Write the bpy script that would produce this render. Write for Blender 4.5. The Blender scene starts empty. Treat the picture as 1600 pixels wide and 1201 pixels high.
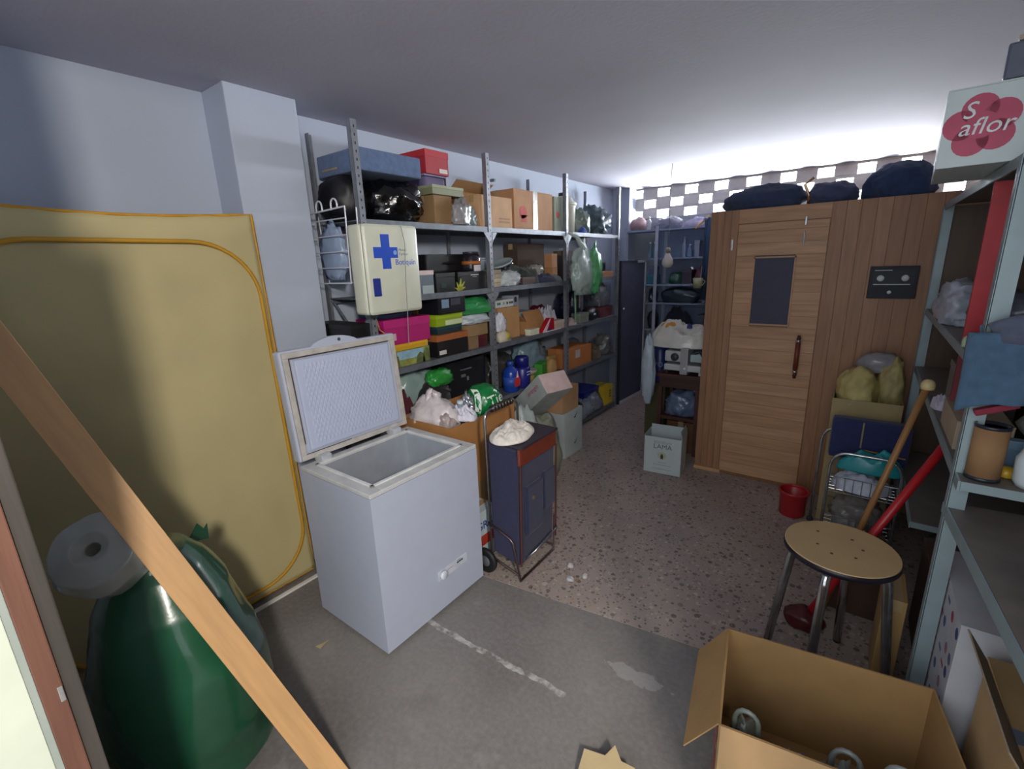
import bpy, bmesh, math, random
from mathutils import Vector, Matrix, noise, Euler
from mathutils.bvhtree import BVHTree
PI = math.pi
S = bpy.context.scene
COL = S.collection
random.seed(7)

# ------------------------------------------------------------------ camera, sky, lamps, exposure
cam_d = bpy.data.cameras.new('camera'); cam = bpy.data.objects.new('camera', cam_d); COL.objects.link(cam)
cam_d.sensor_width = 36; cam_d.lens = 16.3545; cam_d.clip_start = 0.02
_R = ((0.80135159, 0.59721223, -0.03425176), (0.12307519, -0.220637, -0.96755972), (-0.5853957, 0.77113998, -0.25030981))
cam.matrix_world = Matrix(((_R[0][0], -_R[1][0], -_R[2][0], 0), (_R[0][1], -_R[1][1], -_R[2][1], 0), (_R[0][2], -_R[1][2], -_R[2][2], 1.797), (0, 0, 0, 1)))
S.camera = cam
w = bpy.data.worlds.new('sky'); S.world = w; w.use_nodes = True
wb = w.node_tree.nodes['Background']; wb.inputs[0].default_value = (0.86, 0.93, 1, 1); wb.inputs[1].default_value = 1.9

def area(name, loc, target, sx, sy, power, col):
    d = bpy.data.lights.new(name, 'AREA'); d.shape = 'RECTANGLE'; d.size = sx; d.size_y = sy; d.energy = power; d.color = col
    o = bpy.data.objects.new(name, d); COL.objects.link(o); o.location = loc
    o.rotation_euler = (Vector(target) - Vector(loc)).to_track_quat('-Z', 'Y').to_euler()
    return o
area('entrance_lamp', (1.32, -0.83, 2.60), (-1.9, 2.2, 0.6), 0.22, 0.35, 125, (1.0, 0.93, 0.84))        # ceiling lamp of the entrance behind the camera
area('entrance_fill', (0.1, -1.45, 2.2), (-0.1, 2.3, 0.4), 1.6, 1.3, 27, (0.95, 0.97, 1.0))        # added soft fill lamp, standing in for daylight through the entrance
area('lattice_daylight', (-1.1, 7.2, 2.2), (-1.0, 4.6, 2.75), 3.4, 0.9, 4600, (0.88, 0.94, 1.0))          # sky behind the lattice blocks
S.view_settings.view_transform = 'Standard'; S.view_settings.look = 'None'; S.view_settings.gamma = 1
S.view_settings.exposure = -0.22; S.view_settings.use_curve_mapping = False
S.cycles.use_denoising = True
S.cycles.max_bounces = 10; S.cycles.diffuse_bounces = 6; S.cycles.sample_clamp_indirect = 6

# ------------------------------------------------------------------ materials
def lin(c):
    if isinstance(c, str):
        c = tuple(int(c[i:i + 2], 16) / 255 for i in (0, 2, 4))
    return tuple(v / 12.92 if v <= 0.04045 else ((v + 0.055) / 1.055) ** 2.4 for v in c[:3]) + (1,)
_M = {}
def mat(hexa, rough=0.6, metal=0.0, var=0.12, scale=14.0, bump=0.0, bscale=60.0, coat=0.0, trans=0.0, stretch=None, sheen=0.0):
    key = (hexa, rough, metal, var, scale, bump, bscale, coat, trans, stretch, sheen)
    if key in _M: return _M[key]
    m = bpy.data.materials.new('surface_' + hexa); m.use_nodes = True
    nt = m.node_tree; N = nt.nodes; L = nt.links; b = N['Principled BSDF']
    base = lin(hexa)
    b.inputs['Roughness'].default_value = rough; b.inputs['Metallic'].default_value = metal
    b.inputs['Coat Weight'].default_value = coat; b.inputs['Transmission Weight'].default_value = trans
    b.inputs['Sheen Weight'].default_value = sheen
    tc = N.new('ShaderNodeTexCoord'); src = tc.outputs['Object']
    if stretch:
        mp = N.new('ShaderNodeMapping'); mp.inputs['Scale'].default_value = stretch; L.new(src, mp.inputs[0]); src = mp.outputs[0]
    nz = N.new('ShaderNodeTexNoise'); nz.inputs['Scale'].default_value = scale; nz.inputs['Detail'].default_value = 5; L.new(src, nz.inputs['Vector'])
    rp = N.new('ShaderNodeValToRGB'); L.new(nz.outputs['Fac'], rp.inputs[0])
    lo = tuple(v * (1 - var) for v in base[:3]) + (1,); hi = tuple(min(1, v * (1 + var)) for v in base[:3]) + (1,)
    rp.color_ramp.elements[0].position = 0.3; rp.color_ramp.elements[0].color = lo
    rp.color_ramp.elements[1].position = 0.7; rp.color_ramp.elements[1].color = hi
    L.new(rp.outputs[0], b.inputs['Base Color'])
    if bump:
        n2 = N.new('ShaderNodeTexNoise'); n2.inputs['Scale'].default_value = bscale; n2.inputs['Detail'].default_value = 4; L.new(src, n2.inputs['Vector'])
        bp = N.new('ShaderNodeBump'); bp.inputs['Strength'].default_value = bump; bp.inputs['Distance'].default_value = 0.01
        L.new(n2.outputs['Fac'], bp.inputs['Height']); L.new(bp.outputs[0], b.inputs['Normal'])
    _M[key] = m
    return m
def card(h='9c7850'): return mat(h, 0.8, var=0.08, scale=9, bump=0.1, bscale=120)
def plas(h, r=0.35): return mat(h, r, var=0.05, scale=6)
def film(h, r=0.28, t=0.0): return mat(h, r, var=0.12, scale=9, bump=0.35, bscale=26, coat=0.15, trans=t)
def fab(h): return mat(h, 0.95, var=0.15, scale=30, bump=0.3, bscale=160, sheen=0.15)
def metal(h='9a9ea6', r=0.45, k=0.6): return mat(h, r, metal=k, var=0.18, scale=18, bump=0.08, bscale=40)
def wood(h, axis='z', var=0.16):
    st = {'x': (1.2, 14, 14), 'y': (14, 1.2, 14), 'z': (14, 14, 1.2)}[axis]
    return mat(h, 0.5, var=var, scale=3.0, bump=0.05, bscale=10, stretch=st)

def floor_concrete():
    m = bpy.data.materials.new('concrete_floor'); m.use_nodes = True; nt = m.node_tree; N = nt.nodes; L = nt.links; b = N['Principled BSDF']
    g = N.new('ShaderNodeNewGeometry'); P = g.outputs['Position']
    def nz(sc, det=6, vec=P):
        n = N.new('ShaderNodeTexNoise'); n.inputs['Scale'].default_value = sc; n.inputs['Detail'].default_value = det; L.new(vec, n.inputs['Vector']); return n.outputs['Fac']
    def ramp(f, p0, c0, p1, c1):
        r = N.new('ShaderNodeValToRGB'); L.new(f, r.inputs[0]); e = r.color_ramp.elements
        e[0].position = p0; e[0].color = c0; e[1].position = p1; e[1].color = c1; return r.outputs[0]
    def mix(f, a, c, mode='MIX'):
        x = N.new('ShaderNodeMix'); x.data_type = 'RGBA'; x.blend_type = mode; L.new(f, x.inputs[0]); L.new(a, x.inputs[6]); L.new(c, x.inputs[7]) if not isinstance(c, tuple) else setattr(x.inputs[7], 'default_value', c); return x.outputs[2]
    def math_(op, a, c=None):
        x = N.new('ShaderNodeMath'); x.operation = op
        for i, v in enumerate((a, c)):
            if v is None: continue
            if isinstance(v, (int, float)): x.inputs[i].default_value = v
            else: L.new(v, x.inputs[i])
        return x.outputs[0]
    base = ramp(nz(1.6), 0.32, lin('6a6563'), 0.68, lin('837f7c'))
    base = mix(ramp(nz(45, 3), 0.35, (0, 0, 0, 1), 0.75, (0.25, 0.25, 0.25, 1)), base, lin('a5a19c'))
    base = mix(ramp(nz(7), 0.62, (0, 0, 0, 1), 0.8, (0.35, 0.35, 0.35, 1)), base, lin('a9a6a2'))
    base = mix(ramp(nz(3.3, 8), 0.62, (0, 0, 0, 1), 0.78, (0.5, 0.5, 0.5, 1)), base, lin('4d4746'))
    sp = N.new('ShaderNodeSeparateXYZ'); L.new(P, sp.inputs[0]); X, Y = sp.outputs[0], sp.outputs[1]
    # chalk line of an old partition
    wob = math_('MULTIPLY', math_('SUBTRACT', nz(9), 0.5), 0.05)
    d = math_('ABSOLUTE', math_('ADD', math_('SUBTRACT', Y, math_('ADD', math_('MULTIPLY', X, 0.046), 1.418)), wob))
    line = math_('MULTIPLY', math_('LESS_THAN', d, 0.014), math_('MULTIPLY', math_('GREATER_THAN', X, -1.65), math_('LESS_THAN', X, -0.82)))
    line = math_('MULTIPLY', line, ramp(nz(24), 0.4, (0, 0, 0, 1), 0.62, (0.75, 0.75, 0.75, 1)))
    base = mix(line, base, lin('c9c6c4'))
    # whitish scuff beside the carton
    dx = math_('DIVIDE', math_('SUBTRACT', X, -0.60), 0.17); dy = math_('DIVIDE', math_('SUBTRACT', Y, 1.64), 0.05)
    r2 = math_('ADD', math_('MULTIPLY', dx, dx), math_('MULTIPLY', dy, dy))
    sc = math_('MULTIPLY', math_('LESS_THAN', math_('ADD', r2, math_('MULTIPLY', math_('SUBTRACT', nz(12), 0.5), 3.0)), 0.6), 0.45)
    base = mix(sc, base, lin('b4b0ae'))
    L.new(base, b.inputs['Base Color']); b.inputs['Roughness'].default_value = 0.62
    bp = N.new('ShaderNodeBump'); bp.inputs['Strength'].default_value = 0.12; bp.inputs['Distance'].default_value = 0.01
    L.new(nz(70), bp.inputs['Height']); L.new(bp.outputs[0], b.inputs['Normal'])
    return m
def terrazzo():
    m = bpy.data.materials.new('terrazzo_floor'); m.use_nodes = True; nt = m.node_tree; N = nt.nodes; L = nt.links; b = N['Principled BSDF']
    g = N.new('ShaderNodeNewGeometry'); P = g.outputs['Position']
    n = N.new('ShaderNodeTexNoise'); n.inputs['Scale'].default_value = 1.9; n.inputs['Detail'].default_value = 6; L.new(P, n.inputs['Vector'])
    r = N.new('ShaderNodeValToRGB'); L.new(n.outputs['Fac'], r.inputs[0]); r.color_ramp.elements[0].position = 0.3; r.color_ramp.elements[0].color = lin('948680'); r.color_ramp.elements[1].position = 0.7; r.color_ramp.elements[1].color = lin('a89990')
    cur = r.outputs[0]
    for sc, thr, cols in ((30, 0.30, ('4a423f', '69615c', 'b4a99f', '8c705a', '58555a')), (60, 0.30, ('524946', '746b66', 'b9afa6', '94785f', '605b5a'))):
        v = N.new('ShaderNodeTexVoronoi'); v.inputs['Scale'].default_value = sc; L.new(P, v.inputs['Vector'])
        sx = N.new('ShaderNodeSeparateColor'); L.new(v.outputs['Color'], sx.inputs[0])
        rr = N.new('ShaderNodeValToRGB'); rr.color_ramp.interpolation = 'CONSTANT'; L.new(sx.outputs[0], rr.inputs[0])
        e = rr.color_ramp.elements; e[0].position = 0; e[0].color = lin(cols[0]); e[1].position = 0.3; e[1].color = lin(cols[1])
        for k, p in ((2, 0.5), (3, 0.72), (4, 0.84)):
            q = e.new(p); q.color = lin(cols[k])
        ms = N.new('ShaderNodeMath'); ms.operation = 'MULTIPLY'; L.new(sx.outputs[1], ms.inputs[0]); ms.inputs[1].default_value = thr * 1.5
        lt = N.new('ShaderNodeMath'); lt.operation = 'LESS_THAN'; L.new(v.outputs['Distance'], lt.inputs[0]); L.new(ms.outputs[0], lt.inputs[1])
        sel = N.new('ShaderNodeMath'); sel.operation = 'MULTIPLY'; L.new(lt.outputs[0], sel.inputs[0]); sel.inputs[1].default_value = 0.8
        x = N.new('ShaderNodeMix'); x.data_type = 'RGBA'; L.new(sel.outputs[0], x.inputs[0]); L.new(cur, x.inputs[6]); L.new(rr.outputs[0], x.inputs[7]); cur = x.outputs[2]
    L.new(cur, b.inputs['Base Color']); b.inputs['Roughness'].default_value = 0.48
    return m
def wall_paint(h):
    return mat(h, 0.85, var=0.05, scale=1.4, bump=0.06, bscale=45)

# ------------------------------------------------------------------ mesh helpers
def bm_box(bm, x0, x1, y0, y1, z0, z1, bev=0.0, M=None):
    r = bmesh.ops.create_cube(bm, size=1)
    T = Matrix.Translation(((x0 + x1) / 2, (y0 + y1) / 2, (z0 + z1) / 2)) @ Matrix.Diagonal((abs(x1 - x0), abs(y1 - y0), abs(z1 - z0), 1))
    if M is not None: T = M @ T
    bmesh.ops.transform(bm, matrix=T, verts=r['verts'])
    if bev:
        es = list({e for v in r['verts'] for e in v.link_edges})
        bmesh.ops.bevel(bm, geom=es, offset=bev, segments=2, affect='EDGES', profile=0.6)
    return bm
def box(*a, **k): return bm_box(bmesh.new(), *a, **k)
def bm_tube(bm, pts, r, seg=8, closed=False, caps=True):
    pts = [Vector(p) for p in pts]; n = len(pts); rings = []; up = None
    for i, p in enumerate(pts):
        a = pts[i - 1] if (i > 0 or closed) else pts[i]; c = pts[(i + 1) % n] if (i < n - 1 or closed) else pts[i]
        t = (c - a).normalized()
        if up is None:
            up = t.orthogonal().normalized()
        else:
            up = (up - t * up.dot(t)); up = up.normalized() if up.length > 1e-6 else t.orthogonal().normalized()
        sd = t.cross(up); rr = r[i] if isinstance(r, (list, tuple)) else r
        rings.append([bm.verts.new(p + (up * math.cos(2 * PI * k / seg) + sd * math.sin(2 * PI * k / seg)) * rr) for k in range(seg)])
    for i in range(n if closed else n - 1):
        A, B = rings[i], rings[(i + 1) % n]
        for k in range(seg): bm.faces.new((A[k], A[(k + 1) % seg], B[(k + 1) % seg], B[k]))
    if caps and not closed:
        bm.faces.new(rings[0][::-1]); bm.faces.new(rings[-1])
    return bm
def tube(pts, r, seg=8, closed=False): return bm_tube(bmesh.new(), pts, r, seg, closed)
def arc(c, r, a0, a1, n, ax='xz'):
    out = []
    for i in range(n + 1):
        a = a0 + (a1 - a0) * i / n; u, v = r * math.cos(a), r * math.sin(a)
        out.append({'xz': (c[0] + u, c[1], c[2] + v), 'yz': (c[0], c[1] + u, c[2] + v), 'xy': (c[0] + u, c[1] + v, c[2])}[ax])
    return out
def lathe(prof, seg=20, bm=None, M=None):
    bm = bm or bmesh.new(); rings = []
    for r, z in prof:
        rings.append([bm.verts.new(((M or Matrix()) @ Vector((max(r, 1e-4) * math.cos(2 * PI * k / seg), max(r, 1e-4) * math.sin(2 * PI * k / seg), z)))) for k in range(seg)])
    for A, B in zip(rings, rings[1:]):
        for k in range(seg): bm.faces.new((A[k], A[(k + 1) % seg], B[(k + 1) % seg], B[k]))
    bm.faces.new(rings[0][::-1]); bm.faces.new(rings[-1])
    return bm
def prism(poly, t, axis='x'):
    bm = bmesh.new()
    f = lambda p, d: {'x': (d, p[0], p[1]), 'y': (p[0], d, p[1]), 'z': (p[0], p[1], d)}[axis]
    A = [bm.verts.new(f(p, 0)) for p in poly]; B = [bm.verts.new(f(p, t)) for p in poly]; n = len(poly)
    bm.faces.new(A[::-1]); bm.faces.new(B)
    for i in range(n): bm.faces.new((A[i], A[(i + 1) % n], B[(i + 1) % n], B[i]))
    bmesh.ops.recalc_face_normals(bm, faces=bm.faces)
    return bm
def lump(sx, sy, sz, seed=1, rough=0.22, crease=0.10, sub=4, flat=0.55, neck=0.0):
    """a soft bag: a sphere pushed in and out by noise, flat underneath, gathered at the top when neck > 0; base at z = 0"""
    bm = bmesh.new(); bmesh.ops.create_icosphere(bm, subdivisions=sub, radius=1); o = Vector((seed * 3.17, seed * 1.31, seed * 2.73))
    for v in bm.verts:
        d = v.co.normalized()
        k = 1 + rough * noise.noise(d * 1.5 + o) + crease * (abs(noise.noise(d * 3.6 + o * 2)) * 2 - 0.5) + crease * 0.5 * noise.noise(d * 8 + o)
        p = d * k
        bx = abs(p.x) ** 0.85 * (1 if p.x > 0 else -1); by = abs(p.y) ** 0.85 * (1 if p.y > 0 else -1)
        z = max(p.z, -flat + 0.03 * noise.noise(d * 5 + o))
        if neck and d.z > 0.72:
            t = (d.z - 0.72) / 0.28; q = 1 - 0.8 * min(1, t * 2.2) + 0.55 * max(0, t - 0.45)
            bx *= q; by *= q; z += neck * t
        v.co = (bx * sx / 2, by * sy / 2, z * sz / (1 + flat))
    mz = min(v.co.z for v in bm.verts)
    for v in bm.verts: v.co.z -= mz
    return bm
def heap(sx, sy, sz, seed=1, n=26, power=1.0, fold=1.0):
    """a crumpled cloth lying in a heap: a domed closed sheet with folds"""
    bm = bmesh.new(); o = Vector((seed * 1.7, seed * 0.9, seed * 2.1)); top = []; bot = []
    for i in range(n + 1):
        rt = []; rb = []
        for j in range(n + 1):
            u = i / n * 2 - 1; v = j / n * 2 - 1
            m = max(abs(u), abs(v)); l = math.hypot(u, v) or 1e-6; s = m / l * (1 + 0.14 * noise.noise(Vector((math.atan2(v, u) * 1.3, seed, 0))))
            x, y = u * s, v * s
            h = max(0.0, 1 - m ** 2.2) ** 0.6
            f = 0.75 / fold ** 0.5 + 0.55 * noise.noise(Vector((x * 1.7, y * 1.7, 0)) + o) + 0.28 * fold * abs(noise.noise(Vector((x * 4, y * 4, 1)) + o)) * 2 ** (fold - 1) + 0.12 * fold * noise.noise(Vector((x * 9, y * 9, 3)) + o)
            rt.append(bm.verts.new((x * sx / 2, y * sy / 2, 0.008 + h * max(f, 0.04) * sz * power))); rb.append(bm.verts.new((x * sx / 2, y * sy / 2, 0)))
        top.append(rt); bot.append(rb)
    for i in range(n):
        for j in range(n):
            bm.faces.new((top[i][j], top[i + 1][j], top[i + 1][j + 1], top[i][j + 1])); bm.faces.new((bot[i][j], bot[i][j + 1], bot[i + 1][j + 1], bot[i + 1][j]))
    for i in range(n):
        for A, B in (((i, 0), (i + 1, 0)), ((i + 1, n), (i, n)), ((0, i + 1), (0, i)), ((n, i), (n, i + 1))):
            bm.faces.new((bot[A[0]][A[1]], bot[B[0]][B[1]], top[B[0]][B[1]], top[A[0]][A[1]]))
    return bm

# ------------------------------------------------------------------ scene helpers
def obj(name, bm, m, parent=None, smooth=False, loc=(0, 0, 0), rot=(0, 0, 0)):
    me = bpy.data.meshes.new(name); bm.to_mesh(me); bm.free(); me.materials.append(m)
    if smooth: me.polygons.foreach_set('use_smooth', [True] * len(me.polygons))
    o = bpy.data.objects.new(name, me); COL.objects.link(o); o.location = loc; o.rotation_euler = rot
    if parent: o.parent = parent
    return o
def tag(o, label, cat, group=None, kind=None):
    o['label'] = label; o['category'] = cat
    if group: o['group'] = group
    if kind: o['kind'] = kind
    return o
def thing(name, label, cat, loc=(0, 0, 0), rz=0, group=None):
    o = bpy.data.objects.new(name, None); COL.objects.link(o); o.location = loc; o.rotation_euler = (0, 0, rz) if not isinstance(rz, tuple) else rz
    return tag(o, label, cat, group)
def struct(name, bm, m, parent=None, smooth=False):
    o = obj(name, bm, m, parent, smooth)
    if parent is None: o['kind'] = 'structure'
    return o
def copy_tree(o, parent=None):
    c = o.copy(); COL.objects.link(c); c.parent = parent
    for ch in list(o.children): copy_tree(ch, c)
    return c
def text(s, size, m, parent, loc, rot, name='lettering', on=None, depth=0.0006, shear=0.0):
    cu = bpy.data.curves.new(name, 'FONT'); cu.body = s; cu.size = size; cu.extrude = depth; cu.align_x = 'CENTER'; cu.align_y = 'CENTER'; cu.shear = shear; cu.resolution_u = 3
    t = bpy.data.objects.new(name, cu); COL.objects.link(t)
    me = bpy.data.meshes.new_from_object(t.evaluated_get(bpy.context.evaluated_depsgraph_get())); bpy.data.objects.remove(t); bpy.data.curves.remove(cu)
    me.materials.clear(); me.materials.append(m); me.name = name
    o = bpy.data.objects.new(name, me); COL.objects.link(o); o.location = loc; o.rotation_euler = rot
    if parent: o.parent = parent
    return o
FX = (PI / 2, 0, PI / 2)      # writing on a face that looks to +x
FY = (PI / 2, 0, 0)           # writing on a face that looks to -y

CARD = '98744c'
TAPE = mat('a8906a', 0.3, var=0.05, scale=8)
def carton(name, label, cat, x0, x1, y0, y1, z0, h, col=CARD, rz=0, tape=None, along='y', group=None, gap=0.006):
    """closed cardboard carton: body, two top flaps that meet over the middle and a strip of tape"""
    W, D = x1 - x0, y1 - y0
    t = thing(name, label, cat, ((x0 + x1) / 2, (y0 + y1) / 2, z0), rz, group); c = card(col)
    obj('body', box(-W / 2, W / 2, -D / 2, D / 2, 0, h - 0.004, 0.003), c, t)
    for s in (-1, 1):
        if along == 'y': f = box(min(s * gap / 2, s * W / 2), max(s * gap / 2, s * W / 2), -D / 2, D / 2, h - 0.004, h)
        else: f = box(-W / 2, W / 2, min(s * gap / 2, s * D / 2), max(s * gap / 2, s * D / 2), h - 0.004, h)
        obj('flap', f, c, t)
    tm = tape or TAPE
    if along == 'y': b = box(-0.024, 0.024, -D / 2 - 0.0015, D / 2 + 0.0015, h - 0.05, h + 0.0012)
    else: b = box(-W / 2 - 0.0015, W / 2 + 0.0015, -0.024, 0.024, h - 0.05, h + 0.0012)
    obj('tape', b, tm, t)
    return t
def open_carton(name, label, cat, x0, x1, y0, y1, z0, h, col=CARD, rz=0, flaps=(), inner=None, th=0.006):
    """open carton: four walls and a bottom in one sheet, flaps folded out; flaps = ((side, length, angle from upright outward), ...)"""
    W, D = x1 - x0, y1 - y0
    t = thing(name, label, cat, ((x0 + x1) / 2, (y0 + y1) / 2, z0), rz); c = card(col)
    bm = bmesh.new()
    bm_box(bm, -W / 2, W / 2, -D / 2, D / 2, 0, th)
    bm_box(bm, -W / 2, -W / 2 + th, -D / 2, D / 2, th, h); bm_box(bm, W / 2 - th, W / 2, -D / 2, D / 2, th, h)
    bm_box(bm, -W / 2 + th, W / 2 - th, -D / 2, -D / 2 + th, th, h); bm_box(bm, -W / 2 + th, W / 2 - th, D / 2 - th, D / 2, th, h)
    obj('body', bm, c, t)
    for side, ln, ang in flaps:
        sx = {'+x': (W / 2, 0, D, 1, 0), '-x': (-W / 2, 0, D, -1, 0), '+y': (0, D / 2, W, 0, 1), '-y': (0, -D / 2, W, 0, -1)}[side]
        b = box(-sx[2] / 2 + 0.004, sx[2] / 2 - 0.004, -0.002, 0.002, 0, ln)
        az = math.atan2(sx[4], sx[3]) - PI / 2
        obj('flap', b, card(inner or col), t, loc=(sx[0], sx[1], h), rot=(Matrix.Rotation(az, 3, 'Z') @ Matrix.Rotation(-ang, 3, 'X')).to_euler())
    return t
def lidbox(name, label, cat, x0, x1, y0, y1, z0, h, col, lid=None, lid_h=0.035, rz=0, sticker=None, group=None, rough=0.5):
    """shoe box: tray with a loose lid that overlaps it; sticker = (y0, y1, z0, z1, colour) on the front"""
    W, D = x1 - x0, y1 - y0
    t = thing(name, label, cat, ((x0 + x1) / 2, (y0 + y1) / 2, z0), rz, group)
    obj('tray', box(-W / 2 + 0.003, W / 2 - 0.003, -D / 2 + 0.003, D / 2 - 0.003, 0, h - 0.003, 0.002), mat(col, rough, var=0.05), t)
    obj('lid', box(-W / 2, W / 2, -D / 2, D / 2, h - lid_h, h, 0.003), mat(lid or col, rough, var=0.05), t)
    if sticker:
        a, b_, c, d, k = sticker
        obj('sticker', box(W / 2, W / 2 + 0.0012, a - D / 2, b_ - D / 2, c, d), mat(k, 0.6, var=0.05), t)
    return t
def bag(name, label, cat, loc, size, col, seed, neck=0.0, rz=0, rough=0.22, crease=0.12, handles=False, mtl=None, sub=4, flat=0.55, group=None, t=0.0):
    """soft plastic bag; handles = two knotted loops on top as a part"""
    m = mtl or film(col, t=t)
    if not handles:
        o = obj(name, lump(*size, seed=seed, rough=rough, crease=crease, sub=sub, flat=flat, neck=neck), m, None, True, loc, (0, 0, rz))
        return tag(o, label, cat, group)
    r = thing(name, label, cat, loc, rz, group)
    obj('pouch', lump(*size, seed=seed, rough=rough, crease=crease, sub=sub, flat=flat, neck=neck), m, r, True)
    for s in (-1, 1):
        obj('handle', lump(size[0] * 0.16, size[1] * 0.22, size[2] * 0.42, seed=seed + s, rough=0.5, crease=0.3, sub=3, flat=0.9), m, r, True, (0.02 * s, s * size[1] * 0.12, size[2] * 0.86), (s * 0.55, 0.2 * s, 0))
    return r
def cloth(name, label, cat, loc, size, col, seed, rz=0, power=1.0, mtl=None, fold=1.0):
    return tag(obj(name, heap(*size, seed=seed, power=power, fold=fold, n=26 if fold == 1 else 44), mtl or fab(col), None, True, loc, (0, 0, rz)), label, cat)
def bottle(name, label, loc, r, h, col, capcol, cat='bottle', neck=0.35, lab=None, rz=0):
    t = thing(name, label, cat, loc, rz)
    obj('body', lathe([(r * 0.9, 0), (r, 0.01), (r, h * 0.62), (r * 0.8, h * 0.74), (r * neck, h * 0.82), (r * neck, h * 0.86)]), plas(col, 0.25), t, True)
    obj('cap', lathe([(r * neck * 1.25, h * 0.86), (r * neck * 1.25, h * 0.98), (r * neck, h)], 14), plas(capcol, 0.35), t, True)
    if lab: obj('label_band', lathe([(r * 1.012, h * 0.16), (r * 1.012, h * 0.5)], 20), plas(lab, 0.5), t, True)
    return t

# ================================================================== SETTING
XL, YB, XR, HC = -2.88, 6.40, 0.82, 2.71
PAINT = wall_paint('adb6c7'); CEIL = wall_paint('bab6c3')
struct('floor', prism([(-3.0, -3.0), (3.0, -3.0), (3.0, 2.44), (-0.417, 1.96), (-1.477, 1.81), (-3.0, 1.60)], 0.05, 'z'), floor_concrete()).location.z = -0.05
struct('floor_terrazzo', prism([(-3.0, 1.60), (-1.477, 1.81), (-0.417, 1.96), (3.0, 2.44), (3.0, 6.7), (-3.0, 6.7)], 0.052, 'z'), terrazzo()).location.z = -0.05
struct('ceiling', box(-3.0, XR + 0.15, -0.15, YB + 0.25, HC, HC + 0.12), CEIL)
struct('wall_left', box(XL - 0.15, XL, -0.15, YB + 0.15, 0, HC), PAINT)
struct('wall_right', box(XR, XR + 0.12, -0.15, YB + 0.15, 0, HC), wall_paint('7d7068'))
struct('wall_front', box(XL, -1.06, -0.15, 0.0, 0, HC), PAINT)
struct('wall_lamp_blocker', box(0.90, 1.40, -0.15, 0.0, 0, HC), PAINT)  # unseen wall piece added to keep the entrance lamp off the cabin
struct('trim_1', box(-2.475, -2.455, 0.30, 1.70, 0, 0.012), mat('d8d8d2', 0.5))['label'] = 'white strip along the floor below the yellow panel'
pil = struct('wall_pillar', box(XL, -2.635, 1.225, 1.60, 0, HC, 0.006), PAINT)
struct('wall_pillar_back', box(XL, -2.64, 6.17, YB, 0, HC, 0.006), PAINT)
# back wall: solid below, three courses of spaced bricks under the ceiling
wbk = struct('wall_back', box(-3.0, XR + 0.15, YB, YB + 0.14, 0, 2.325), wall_paint('8e939c'))
brick_m = mat('cfcbc8', 0.85, var=0.1, scale=12, bump=0.2, bscale=60)
bb = box(-0.100, 0.100, 0, 0.14, 0, 0.100, 0.004); brick0 = obj('brick', bb, brick_m, wbk)
mort_m = mat('c4c0bd', 0.9, var=0.08)
first = True
for row, z in enumerate((2.325, 2.455, 2.585)):
    k0 = -2.80 + (0.176 if row % 2 == 0 else 0.0)
    k0 = -2.092 + (-0.0 if row % 2 == 0 else 0.1765) - 0.353 * 2
    for i in range(12):
        x = k0 + 0.353 * i
        if x > XR + 0.1: break
        b_ = brick0 if first else brick0.copy()
        if not first: COL.objects.link(b_); b_.parent = wbk
        first = False
        b_.location = (x, YB, z)
    obj('mortar_course', box(-3.0, XR + 0.15, YB + 0.004, YB + 0.136, z + 0.100, z + 0.13), mort_m, wbk)
# doorway at the camera's left: pale reveal, grey stop, red-brown casing with its latch plate
dr = bpy.data.objects.new('door_1', None); COL.objects.link(dr); dr['kind'] = 'structure'
obj('reveal', box(-1.08, -1.03, -0.15, 0.003, 0, 2.2, 0.001), mat('bfc4b2', 0.6, var=0.04), dr)
obj('door_stop', box(-1.08, -1.031, 0.003, 0.013, 0, 2.2, 0.001), mat('8d948c', 0.6, var=0.05), dr)
obj('casing', box(-1.08, -1.03, 0.013, 0.042, 0, 2.2, 0.002), wood('654335', 'z'), dr)
obj('casing_edge', box(-1.08, -1.034, 0.042, 0.064, 0, 2.2, 0.002), wood('3f3a35', 'z'), dr)
obj('strike_plate', box(-1.03, -1.028, 0.034, 0.041, 1.09, 1.12, 0.001), metal('d5d5d5', 0.3, 0.9), dr)

# ================================================================== LEFT SHELVING
ZT = (0.07, 0.70, 1.16, 1.62, 2.08)
PY = (1.77, 2.925, 4.10, 5.29)
sh = thing('metal_shelving', 'long grey slotted-angle shelving of three bays along the left wall', 'shelving', (-2.6, 3.53, 0))
GAL = metal('82868f', 0.5, 0.45); GAL2 = metal('70767f', 0.5, 0.4)
def part_at(name, bm, m, root, smooth=False):
    for v in bm.verts: v.co -= root.location
    return obj(name, bm, m, root, smooth)
for y in PY:
    for x, sgn in ((-2.38, 1), (-2.83, -1)):
        bm = bmesh.new(); top = 2.60
        bm_box(bm, x - 0.0025, x + 0.0025, y - 0.02, y + 0.02, 0, top); 
        bm_box(bm, min(x, x - sgn * 0.035), max(x, x - sgn * 0.035), y - 0.02, y - 0.016, 0, top)
        po = part_at('post', bm, GAL, sh)
        hb = bmesh.new()
        for k in range(60):
            zz = 0.05 + k * 0.0425
            bm_box(hb, x + sgn * 0.0026, x + sgn * 0.0030, y - 0.004, y + 0.004, zz, zz + 0.014)
        q = part_at('slots', hb, mat('24262b', 0.8), sh); q.parent = po; q['kind'] = 'stuff'; 
for zi, z in enumerate(ZT):
    for a, b_ in zip(PY, PY[1:]):
        bm = bmesh.new(); bm_box(bm, -2.83, -2.385, a + 0.004, b_ - 0.004, z - 0.006, z)
        bm_box(bm, -2.388, -2.382, a + 0.021, b_ - 0.021, z - 0.038, z); bm_box(bm, -2.83, -2.825, a + 0.021, b_ - 0.021, z - 0.038, z)
        part_at('shelf_board', bm, GAL2, sh)
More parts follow.
